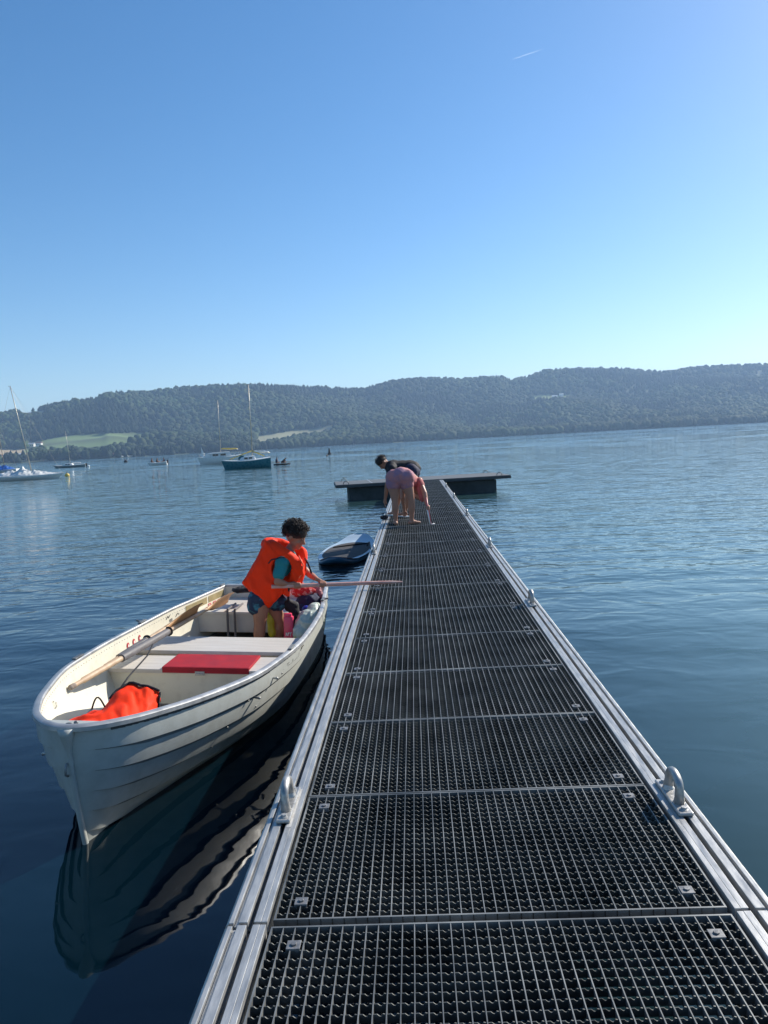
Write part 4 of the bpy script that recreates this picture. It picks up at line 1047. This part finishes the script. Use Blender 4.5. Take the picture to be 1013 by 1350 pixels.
q = MB(); q.tube([BP(394, 733, -.13), BP(400, 745, -.12), BP(398, 757, -.12), BP(390, 768, -.12)], .007, 6); q.build('piping', mat('pale_orange_piping', (1.0, .16, .06), .6), T, smooth=True)
q = MB(); q.tube([BP(402, 736, .02), BP(406, 742, .02), BP(411, 756, .03)], .009, 6); q.tube([BP(392, 765, -.1), BP(386, 768, -.12), BP(381, 775, -.12), BP(380, 795, -.1)], .011, 6); q.tube([BP(354, 743, -.235), BP(358, 738, -.235), BP(375, 734, -.22)], .006, 6); q.build('strap', M['black'], T, smooth=True)
def curly(par, c, Rm, n, rad, curl, name='hair', mask=None, seed=3, m=None):
    rg = random.Random(seed); h = MB(); h.ell(Vector(c) + Rm @ Vector((0, -.018, .045)) * (rad / .1), (rad * .86, rad * .98, rad * .80), Rm, 18, 12)
    for i in range(n):
        d = Vector((rg.gauss(0, 1), rg.gauss(0, 1), rg.gauss(0, 1))).normalized()
        if d.z < -.25 and d.y > -.5: continue
        if d.y > .62 and d.z < .42: continue
        if d.z < -.75: continue
        p_ = Vector((d.x * rad * .9, d.y * rad * 1.02 - .018, d.z * rad * .86 + .045 * rad / .1)) * rg.uniform(.93, 1.13)
        r_ = curl * rg.uniform(.7, 1.2); ax = Vector((rg.gauss(0, 1), rg.gauss(0, 1), rg.gauss(0, 1))).normalized(); o1 = ax.orthogonal().normalized(); o2 = ax.cross(o1)
        st = rg.uniform(0, 6.28); pts_ = [Vector(c) + Rm @ (p_ + (o1 * math.cos(st + a) + o2 * math.sin(st + a)) * r_ + ax * a * .003) for a in np.linspace(0, 5.4, 9)]
        h.tube(pts_, [curl * (.30 - .025 * k) for k in range(9)], 4)
    return h.build(name, m or M['hair'], par, smooth=True)
curly(T, hc, Rm, 1150, .112, .0125)

po = MB(); ts_ = np.linspace(0, 1, 12)
po.tube([pole0.lerp(pole1, t) for t in ts_], [.017, .0185, .019, .0185, .018, .0175, .0175, .017, .017, .0165, .014, .006], 12)
o = po.build('pole', M['pinkwood'], None, auto=50, origin=pole0); tag(o, 'long pinkish wooden pole held by the child and reaching over the jetty', 'pole')

# ---- woman bending on the jetty
wy = 12.3
WP = lambda px, py, dy=0.0: A(px, py, wy + dy)
T = thing('person', (-.18, 12.3, .004), 'person with bare legs in pink shorts bending down on the jetty, seen from behind', 'person')
b = MB()
hipL, hipR = WP(519, 637), WP(536, 636)
for hp_, kn, an, tz in ((hipL, WP(521, 662, -.02), WP(522, 688, .02), (-.35, 12.52)), (hipR, WP(543, 660, -.02), WP(543, 687, .02), (.06, 12.5))):
    an = an.copy(); an.z = .085
    b.cone(hp_, hp_.lerp(kn, .5), .112, .082); b.cone(hp_.lerp(kn, .5), kn, .082, .05); b.cone(kn, kn.lerp(an, .33), .052, .058); b.cone(kn.lerp(an, .33), an, .058, .031)
    foot(b, an, (tz[0] + (.12 if hp_ is hipR else -.0), tz[1] - .02, .006))
b.cone(WP(520, 631), WP(536, 630), .125, .125)
sh_c = WP(548, 640, .48)                                                     # shoulders, torso folded forward and down
b.cone(WP(529, 630), WP(536, 629, .25), .14, .13); b.cone(WP(536, 629, .25), sh_c, .135, .13)
shR = WP(553, 634, .32); elR = WP(560, 650, .1); gw_ = WP(563.5, 669, -.02)
b.cone(sh_c, shR, .10, .06); b.cone(shR, elR, .05, .04); b.cone(elR, elR.lerp(gw_, .4), .041, .038); b.cone(elR.lerp(gw_, .4), gw_ + Vector((-.01, .02, .05)), .037, .025)
pa0, pa1 = WP(562, 656, -.04), WP(568.5, 694, -.06); rodw = (pa1 - pa0).normalized()
grip(b, gw_ + Vector((-.01, .02, .05)), pa0.lerp(pa1, .36), rodw, (.9, -.3, .1), 1.0)
shL = sh_c + Vector((-.2, .12, .06)); elL = shL + Vector((-.03, -.03, -.26)); wl = elL + Vector((.02, .12, -.2)); b.cone(shL, elL, .05, .04); b.cone(elL, wl, .04, .024); b.cone(sh_c, shL, .10, .06)
gl = wl + Vector((0, .02, -.05)); b.cone(wl, gl, .024, .028)
for k in range(4): b.cone(gl + Vector((-.022 + k * .015, .01, -.02)), gl + Vector((-.024 + k * .017, .018, -.075 - (.008 if k in (1, 2) else 0))), .0095, .008, 8, 3)
b.cone(gl + Vector((.025, 0, 0)), gl + Vector((.05, .005, -.04)), .011, .008, 8, 3)
hw = WP(552, 652, .66); Rw, s2, f2, u2 = head(b, hw, (.1, -.1, -1), (.1, .8, -.5), 1.0); b.cone(sh_c, hw, .075, .05)
b.build('body', M['skin2'], T, remesh=.008, smit=5); eyes(T, hw, Rw, s2, f2, u2, 1.0)
pk = mat('pink_shorts_cloth', (.5, .2, .2), .8, col2=(.33, .18, .25), vscale=6, bump=.002, lo=.45, hi=.6)
b = MB(); b.cone(WP(520, 630), WP(536, 629.5), .142, .142); b.cone(hipL, hipL.lerp(WP(521, 662), .06), .128, .122); b.cone(hipR, hipR.lerp(WP(543, 660), .06), .128, .122); b.cone(WP(528, 628), WP(533, 628, .12), .152, .145)
b.build('shorts', pk, T, remesh=.01, smit=5, disp=lambda c: c + noise.noise_vector(c * 14) * .006)
b = MB(); b.cone(WP(536, 631, .2), sh_c, .132, .12); b.cone(WP(553, 643, .25), WP(557, 658, .12), .055, .045); b.cone(shR, shR.lerp(elR, .4), .062, .056)
b.build('shirt', mat('coral_shirt_cloth', (.42, .11, .1), .8, var=.12, vscale=10), T, remesh=.01, smit=3, disp=lambda c: c + noise.noise_vector(c * 12) * .012)
curly(T, hw, Rw, 260, .108, .016, seed=9)
T2 = thing('paddle', pa1, 'pink and white paddle standing on the jetty in the hand of the bending person', 'paddle')
q = MB(); q.tube([pa0, pa1], .0135, 10); q.build('shaft', mat('pink_paddle_plastic', (.6, .1, .12), .4), T2, smooth=True)
q = MB(); o1 = Vector((-.012, -.012, 0)); q.tube([pa0.lerp(pa1, .4) + o1, pa1 + o1 * .6], .011, 8); q.build('rod', M['white'], T2, smooth=True)
q = MB(); q.tube([pa1 + Vector((-.05, 0, .01)), pa1 + Vector((.06, .01, .035))], .017, 10); q.build('tee_handle', M['white'], T2, smooth=True)

# ---- man bending beyond her
my = 13.75
MP = lambda px, py, dy=0.0: A(px, py, my + dy)
T = thing('person', (-.3, 13.8, .004), 'dark haired person in a black t-shirt leaning over the left rail of the jetty', 'person')
b = MB(); hm_ = MP(505, 610.5); Rn, s3, f3, u3 = head(b, hm_, (-.5, -.25, -.85), (-.75, 0, .6), 1.05)
shc = MP(517, 616); pel = MP(542, 619, .1)
b.cone(hm_ + Vector((.04, 0, .0)), shc, .055, .07); b.cone(shc, shc.lerp(pel, .5), .13, .135); b.cone(shc.lerp(pel, .5), pel, .135, .14)
for dy, fx, px_ in ((-.14, 533.5, 534), (.16, 521, 522)):
    an = A(fx, 676, my + dy); an.z = .085; kn = A(px_ + 3, 655, my + dy - .02); b.cone(pel + Vector((0, dy, -.02)), kn, .11, .062); b.cone(kn, kn.lerp(an, .35), .06, .062); b.cone(kn.lerp(an, .35), an, .062, .038); foot(b, an, (an.x - .1, an.y + .1, .02), 1.05)
gm = Vector((-.56, 13.5, .12))
for dy in (-.17, .17):
    s0 = shc + Vector((-.0, dy, -.01)); e0 = MP(511, 638, dy); w0 = MP(508, 658, dy * .5); b.cone(s0, e0, .055, .043); b.cone(e0, e0.lerp(w0, .4), .043, .04); b.cone(e0.lerp(w0, .4), w0, .04, .026)
    p0_ = w0 + Vector((-.01, 0, -.05)); b.cone(w0, p0_, .026, .032)
    for k in range(4): b.cone(p0_ + Vector((-.005, -.027 + k * .018, -.02)), p0_ + Vector((.008, -.029 + k * .02, -.085 - (.008 if k in (1, 2) else 0))), .010, .0085, 8, 3)
    b.cone(p0_ + Vector((.02, 0, 0)), p0_ + Vector((.04, -.01, -.045)), .011, .009, 8, 3)
b.build('body', M['skin'], T, remesh=.008, smit=5); eyes(T, hm_, Rn, s3, f3, u3, 1.05)
b = MB(); b.cone(shc, shc.lerp(pel, .5), .135, .145); b.cone(shc.lerp(pel, .5), pel + Vector((.0, 0, .03)), .145, .145); b.cone(pel + Vector((-.03, 0, .02)), pel + Vector((.03, 0, .01)), .16, .15)
for dy in (-.17, .17): s0 = shc + Vector((0, dy, -.01)); b.cone(shc + Vector((0, dy * .5, 0)), s0, .10, .075); b.cone(s0, s0.lerp(MP(511, 638, dy), .62), .075, .066)
b.build('shirt', M['black'], T, remesh=.01, smit=4, disp=lambda c: c + noise.noise_vector(c * 12) * .008)
b = MB(); b.cone(pel + Vector((.02, -.06, -.05)), pel + Vector((.02, .06, -.05)), .15, .15)
for dy in (-.14, .16): b.cone(pel + Vector((0, dy, -.02)), pel + Vector((-.01, dy, -.28)), .135, .105)
b.build('shorts', M['navy'], T, remesh=.01, smit=4)
curly(T, hm_, Rn, 420, .106, .010, seed=12)
b = MB()
for dy, fx in ((-.14, 533.5), (.16, 521)):
    an = A(fx, 676, my + dy); d = Vector((-.6, .8, 0)); b.prism([(an.x + d.x * u - d.y * v, an.y + d.y * u + d.x * v) for u, v in ((-.08, -.045), (.18, -.05), (.21, 0), (.18, .05), (-.08, .045))], .001, .02)
o = b.build('sandals', M['white'], T, bevel=.004)
# ------------------------------------------------------------ boats and floats on the lake
def frame_of(pos, yaw, roll=0): return Matrix.Translation(pos) @ Matrix.Rotation(yaw, 4, 'Z') @ Matrix.Rotation(roll, 4, 'X')
def yacht(name, pos, yaw, L, B, fb, label, cat, hullm, deckm, mast_h=0, mast_t=.55, rake=0.0, heel=0.0, cabin=None, boom=None, group=None, cover=None, mastm=None, stripe=None, stern_w=.75):
    Mx = frame_of(pos, yaw, heel); T = thing(name, pos, label, cat, group, rot=Mx.to_3x3()); W_ = lambda x, y, z: Mx @ Vector((x, y, z))
    def hw(t): return B / 2 * float(np.interp(t, [0, .1, .3, .55, .8, 1], [.02, .36, .78, 1, .93, stern_w]))
    def sh(t): return fb * (1.25 - .35 * math.sin(math.pi * min(1, t * .8 + .2)) + .15 * (1 - t))
    h = MB(); rings = []; N = 24
    for i in range(N + 1):
        t = i / N; x = (t - .5) * L; w_ = hw(t); z1 = sh(t); ov = .06 * L * (1 - t) ** 3
        rings.append([W_(x + ov * (1 - (z - 0) / z1), s * w_ * k, z) for s, k, z in ((1, 1, z1), (1, .97, z1 * .6), (1, .82, .05), (1, .45, -.22), (-1, .45, -.22), (-1, .82, .05), (-1, .97, z1 * .6), (-1, 1, z1))])
    h.sweep(rings); h.build('hull', hullm, T, auto=40)
    d = MB(); rings = [[W_((i / N - .5) * L, hw(i / N) * 1.01 * s, sh(i / N) + dz) for s, dz in ((1, -.03), (1, .035), (.7, .07), (-.7, .07), (-1, .035), (-1, -.03))] for i in range(N + 1)]
    d.sweep(rings); d.build('deck', deckm, T, auto=50)
    if cabin:
        c0, c1, chh, cw = cabin; b = MB(); rings = []
        for u, k, q in ((0, .55, .05), (.12, .75, .75), (.35, .95, 1), (.85, 1, 1), (.93, 1, .95), (1, .96, .05)):
            t = c0 + (c1 - c0) * u; x = (t - .5) * L; w_ = min(hw(t) * .8, cw / 2) * k; z0 = sh(t) + .03; zz = z0 + chh * q
            rings.append([W_(x, w_, z0), W_(x, w_ * .86, zz - .03), W_(x, w_ * .6, zz), W_(x, -w_ * .6, zz), W_(x, -w_ * .86, zz - .03), W_(x, -w_, z0)])
        b.sweep(rings); b.build('cabin', deckm, T, auto=40)
        for s in (-1, 1):
            for tt_ in (.4, .68):
                t = c0 + (c1 - c0) * tt_; w_ = min(hw(t) * .8, cw / 2) * .965; g = MB(); g.box(W_((t - .5) * L, s * w_ * .99, sh(t) + .03 + chh * .52), ((c1 - c0) * L * .2, .05, chh * .38), Mx.to_3x3()); g.build('cabin_window', glassm, T, bevel=.01)
    if mast_h:
        x = (mast_t - .5) * L; top = W_(x + rake * mast_h, 0, mast_h); mfoot = W_(x, 0, sh(mast_t))
        q = MB(); q.tube([mfoot, mfoot.lerp(top, .6), top], [.06, .05, .032], 8); q.build('mast', mastm or M['mast'], T, smooth=True)
        q = MB(); c = mfoot.lerp(top, .72); 
        for s in (-1, 1):
            q.tube([c, W_(x, s * B * .3, mast_h * .72 - .1)], .015, 5); q.tube([W_(x, s * B * .3, mast_h * .72 - .1), W_(x + .15, s * hw(mast_t), sh(mast_t) + .05)], .006, 4); q.tube([W_(x, s * B * .3, mast_h * .72 - .1), top], .006, 4)
        q.tube([top, W_(-.48 * L, 0, sh(.02) + .06)], .007, 4); q.tube([top, W_(.49 * L, 0, sh(1) + .06)], .007, 4)
        q.tube([top + Vector((-.22, 0, .02)), top + Vector((.1, 0, .03))], .02, 5); q.build('rigging', M['rivet'], T)
    if boom:
        bl, bz, sailm = boom; x = (mast_t - .5) * L; q = MB(); z = sh(mast_t) + bz; q.tube([W_(x + .08, 0, z), W_(x + bl, 0, z - .1)], .045, 8); q.build('boom', mastm or M['mast'], T, smooth=True)
        if sailm:
            q = MB(); q.tube([W_(x + .1 + (bl - .2) * u, .03 * math.sin(u * 9), z + .1 - .12 * u) for u in np.linspace(0, 1, 12)], [.05] + [.11 + .02 * math.sin(k * 2.1) for k in range(10)] + [.05], 8); q.build('furled_sail', sailm, T, smooth=True)
    if cover:
        cm_, ch = cover; b = MB(); rings = []
        for i in range(31):
            t = .06 + .9 * i / 30; x = (t - .5) * L; w_ = hw(t) * 1.03; pk = ch * (float(np.interp(t, [.06, .3, .5, .56, .62, .8, .96], [.0, .45, .75, 1, .7, .5, .0]))) * (1 + .10 * math.sin(i * .9))
            ring = []
            for k in range(13):
                a = -1 + 2 * k / 12; z = sh(t) - .06 + (pk + .1) * (1 - abs(a)) ** .8 * (1 + .16 * math.sin(i * 1.9 + k * .9) * math.sin(i * .7)) if abs(a) < 1 else sh(t) - .12
                ring.append(W_(x, w_ * a * (1.0 + .0), z))
            rings.append(ring)
        b.sweep(rings, closed=False); o = b.build('cover', cm_, T)
        me = o.data; bm = bmesh.new(); bm.from_mesh(me); bmesh.ops.solidify(bm, geom=bm.faces[:], thickness=.01); bm.to_mesh(me); bm.free()
    return T, W_, sh, hw
whm = M['white']
def lake(px, py): return onz(px, py, WZ)
# white covered sloop at the left edge, its mast leaning
p = lake(36, 632.5); yacht('sailing_boat', p, .14 + math.pi, 7.4, 2.2, .42, 'white sailing boat under a white tarpaulin at the left edge with a tall leaning mast', 'sailing boat', whm, whm, mast_h=9.7, mast_t=.42, rake=.14, stern_w=.3, cover=(M['tarp'], .85), heel=-.01)
p = lake(-6, 624); yacht('sailing_boat', p, .1, 8.5, 2.4, .5, 'white sailing boat under a bright blue tarpaulin cut by the left edge of the photo', 'sailing boat', whm, whm, mast_h=9.2, mast_t=.72, rake=-.07, cover=(M['bluetarp'], 1.3), mastm=mat('brown_mast', (.35, .27, .18), .5))
p = lake(92, 616.5); yacht('sailing_boat', p, .12, 7.0, 2.0, .5, 'small grey hulled sailing boat with a bare mast between the covered boat and the motorboat', 'sailing boat', mat('grey_green_hull', (.2, .25, .26), .4), whm, mast_h=8.3, mast_t=.54, rake=-.06, stern_w=.4, cabin=(.3, .62, .45, 1.3), boom=(2.4, .5, M['white']))
q = MB(); e_ = p + Vector((3.75, .45, .5)); q.box(e_, (.3, .35, .6)); q.cone(e_, e_ + Vector((.05, 0, -.7)), .1, .07); o = q.build('outboard_engine', M['black'], bpy.data.objects['sailing_boat.002'], bevel=.05)
p = lake(291, 611.5); T, W_, sh, hw = yacht('sailing_boat', p, .35, 6.6, 2.3, .95, 'white cabin sailing boat with railings behind the teal boat', 'sailing boat', whm, M['white'], mast_h=9.4, mast_t=.52, rake=.012, cabin=(.15, .75, .75, 1.7), boom=(2.6, 1.2, M['yellow']))
q = MB()
for s in (-1, 1):
    for k in range(9): t = .05 + .9 * k / 8; q.tube([W_((t - .5) * 6.6, s * hw(t) * .95, sh(t)), W_((t - .5) * 6.6, s * hw(t) * .95, sh(t) + .55)], .02, 5)
    q.tube([W_((t - .5) * 6.6, s * hw(t) * .95, sh(t) + .55) for t in np.linspace(.03, .97, 12)], .02, 5)
q.build('railing', M['alu'], T)
p = lake(325, 617.5); T, W_, sh, hw = yacht('sailing_boat', p, .30, 4.9, 1.9, .78, 'teal hulled sailing boat with white deck and yellow furled sail', 'sailing boat', M['tealhull'], M['white'], mast_h=8.4, mast_t=.64, rake=.012, cabin=(.36, .7, .42, 1.2), boom=(1.8, .75, M['white']))
q = MB(); m0 = W_((.64 - .5) * 4.9, 0, 1.75); q.tube([m0, W_(-1.6, .1, 1.0)], [.06, .04], 7); q.tube([m0, W_(1.9, -.2, 1.15)], [.06, .05], 7); q.build('yellow_spar', M['yellow'], T, smooth=True)
q = MB(); q.ell(W_(-.35, 0, sh(.4) + .25), (.4, .35, .3)); q.build('cover', mat('teal_cover', (.02, .12, .14), .7), T, smooth=True)
# small open motor boat with people
p = lake(208, 613); T, W_, sh, hw = yacht('motorboat', p, .12, 3.5, 1.4, .42, 'small white motorboat carrying people on the open lake', 'motorboat', whm, whm, stern_w=.9)
q = MB(); q.box(W_(1.85, 0, .55), (.25, .3, .6)); q.cone(W_(1.9, 0, .3), W_(1.95, 0, -.1), .08, .06); q.build('outboard_engine', M['black'], T, bevel=.04)
def sitter(pos, face, shirt, label, group=None, sc=1.0, lean=0.0, kneel=False):
    pos = Vector(pos); T = thing('person', pos, label, 'person', group); f = Vector((math.cos(face), math.sin(face), 0)); s = Vector((-f.y, f.x, 0)); P = lambda a, b_, c: pos + (f * a + s * b_ + Vector((0, 0, c))) * sc
    b = MB(); hd = P(.1 + lean * .55, 0, .78 - lean * .25); Rq, _, _, _ = head(b, hd, f - Vector((0, 0, lean * .5)), Vector((0, 0, 1)) + f * lean * .4, sc * 1.1); b.cone(P(.05 + lean * .45, 0, .62 - lean * .2), hd, .06 * sc, .05 * sc)
    b.cone(P(0, 0, .12), P(.03 + lean * .4, 0, .5 - lean * .2), .15 * sc, .16 * sc)
    for k in (-1, 1):
        b.cone(P(0, k * .1, .1), P(.42, k * .14, .16 if not kneel else .02), .09 * sc, .065 * sc); b.cone(P(.42, k * .14, .16 if not kneel else .02), P(.46 if not kneel else .05, k * .14, -.26 if not kneel else -.02), .06 * sc, .04 * sc)
        b.cone(P(.46 if not kneel else .05, k * .14, -.26 if not kneel else -.02), P(.62 if not kneel else -.1, k * .14, -.28 if not kneel else -.03), .042 * sc, .03 * sc)
        e = P(.18 + lean * .3, k * .26, .3 - lean * .1); w_ = P(.4 + lean * .2, k * .16, .26 - lean * .15); b.cone(P(.05 + lean * .4, k * .19, .52 - lean * .2), e, .05 * sc, .04 * sc); b.cone(e, w_, .04 * sc, .028 * sc)
        for j in range(4): b.cone(w_ + s * (j - 1.5) * .02 * sc, w_ + f * .09 * sc + s * (j - 1.5) * .024 * sc - Vector((0, 0, .03)), .012 * sc, .010 * sc, 6, 2)
        b.cone(w_, w_ + f * .04 * sc - s * k * .05 * sc, .013 * sc, .01 * sc, 6, 2)
    b.build('body', M['skin'], T, remesh=.02, smit=2)
    b = MB(); b.cone(P(0, 0, .1), P(.03 + lean * .4, 0, .5 - lean * .2), .175 * sc, .185 * sc); b.build('shirt', shirt, T, remesh=.03, smit=2)
    h = MB(); h.ell(hd + Vector((0, 0, .04)) - f * .02, (.095 * sc, .095 * sc, .08 * sc)); h.build('hair', M['hair'], T, smooth=True); return T
sitter(W_(1.25, 0, .38), math.pi + .1, M['navy'], 'person in dark clothes at the stern of the small white motorboat')
sitter(W_(-.1, .2, .40), .2, M['black'], 'person in black sitting amidships in the small white motorboat', sc=.95)
sitter(W_(-1.0, 0, .42), .3, mat('brown_shirt', (.12, .05, .03), .8), 'person in brown sitting towards the bow of the small white motorboat', sc=.9)
# raft with people
p = lake(372, 612.5); T = thing('raft', p, 'dark flat raft carrying two swimmers right of the teal boat', 'raft')
b = MB(); rings = []
for i in range(17):
    t = i / 16; w_ = .42 * (1 - abs(2 * t - 1) ** 3) ** .5 + .01; rings.append([p + Vector(((t - .5) * 1.9 * math.cos(.2) - k * w_ * .2, (t - .5) * 1.9 * .2 + k * w_, z + .04 + .1 * max(0, t - .8))) for k, z in ((1, .03), (.9, .08), (-.9, .08), (-1, .03), (-.8, -.06), (.8, -.06))])
b.sweep(rings); b.build('hull', M['black'], T, auto=50)
sitter(p + Vector((.05, .0, .2)), -.3, M['black'], 'person crouching on the middle of the dark raft', kneel=True, lean=.8, sc=.8)
sitter(p + Vector((-.6, .05, .2)), .4, M['navy'], 'person sitting at the left end of the dark raft', kneel=True, sc=.7)
# buoys and swimmers
def buoy(px, py, r, m, label, top=None, cone=False):
    p = lake(px, py); T = thing('buoy', p, label, 'buoy'); b = MB()
    if cone: b.tube([p + Vector((0, 0, -.2)), p + Vector((0, 0, .15)), p + Vector((0, 0, .25)), p + Vector((0, 0, 1.2 * r / .4))], [r * .9, r, r * .6, r * .25], 14)
    else: b.ell(p + Vector((0, 0, r * .45)), (r, r, r * .9))
    b.build('float', m, T, auto=50)
    q = MB(); q.tube([p + Vector((.0, 0, r * 1.2)), p + Vector((0, 0, r * 1.65))], r * .16, 8); q.tube([p + Vector((math.cos(a) * r * .2, 0, r * 1.8 + math.sin(a) * r * .2)) for a in np.linspace(0, 6.28, 12)], r * .07, 5); q.build('ring', M['rivet'], T)
    if top: q = MB(); q.tube([p + Vector((0, 0, r * .95)), p + Vector((0, 0, r * 1.38))], [r * .62, r * .3], 14); q.build('cap', top, T)
    return T
buoy(89, 628, .26, M['yellow'], 'pale yellow and brown mooring buoy beside the white covered boat', top=M['rust'])
buoy(166, 609.5, .55, M['black'], 'black buoy on the water left of the small white motorboat')
buoy(434.5, 598.5, .42, M['black'], 'larger black buoy far out beyond the raft', cone=True)
buoy(431.5, 601.5, .22, M['rust'], 'smaller brown buoy just in front of the larger black buoy')
buoy(117, 615.5, .28, M['white'], 'tiny white buoy right of the grey hulled sailing boat')
p = lake(266, 599.6); T = thing('sailing_boat', p, 'tiny distant white sailing dinghy close to the far shore', 'sailing boat')
b = MB(); b.tube([p + Vector((-2, 0, .2)), p + Vector((0, 0, .15)), p + Vector((2.2, 0, .25))], [.2, .7, .5], 8); b.build('hull', whm, T, smooth=True)
b = MB(); b.add([p + Vector((0, 0, .8)), p + Vector((1.8, .1, .8)), p + Vector((0, 0, 5.5)), p + Vector((.0, .04, .8)), p + Vector((1.8, .14, .8)), p + Vector((0, .04, 5.5))], [(0, 1, 2), (5, 4, 3), (0, 3, 4, 1), (1, 4, 5, 2), (2, 5, 3, 0)]); b.build('sail', whm, T)
bpy.context.view_layer.update()
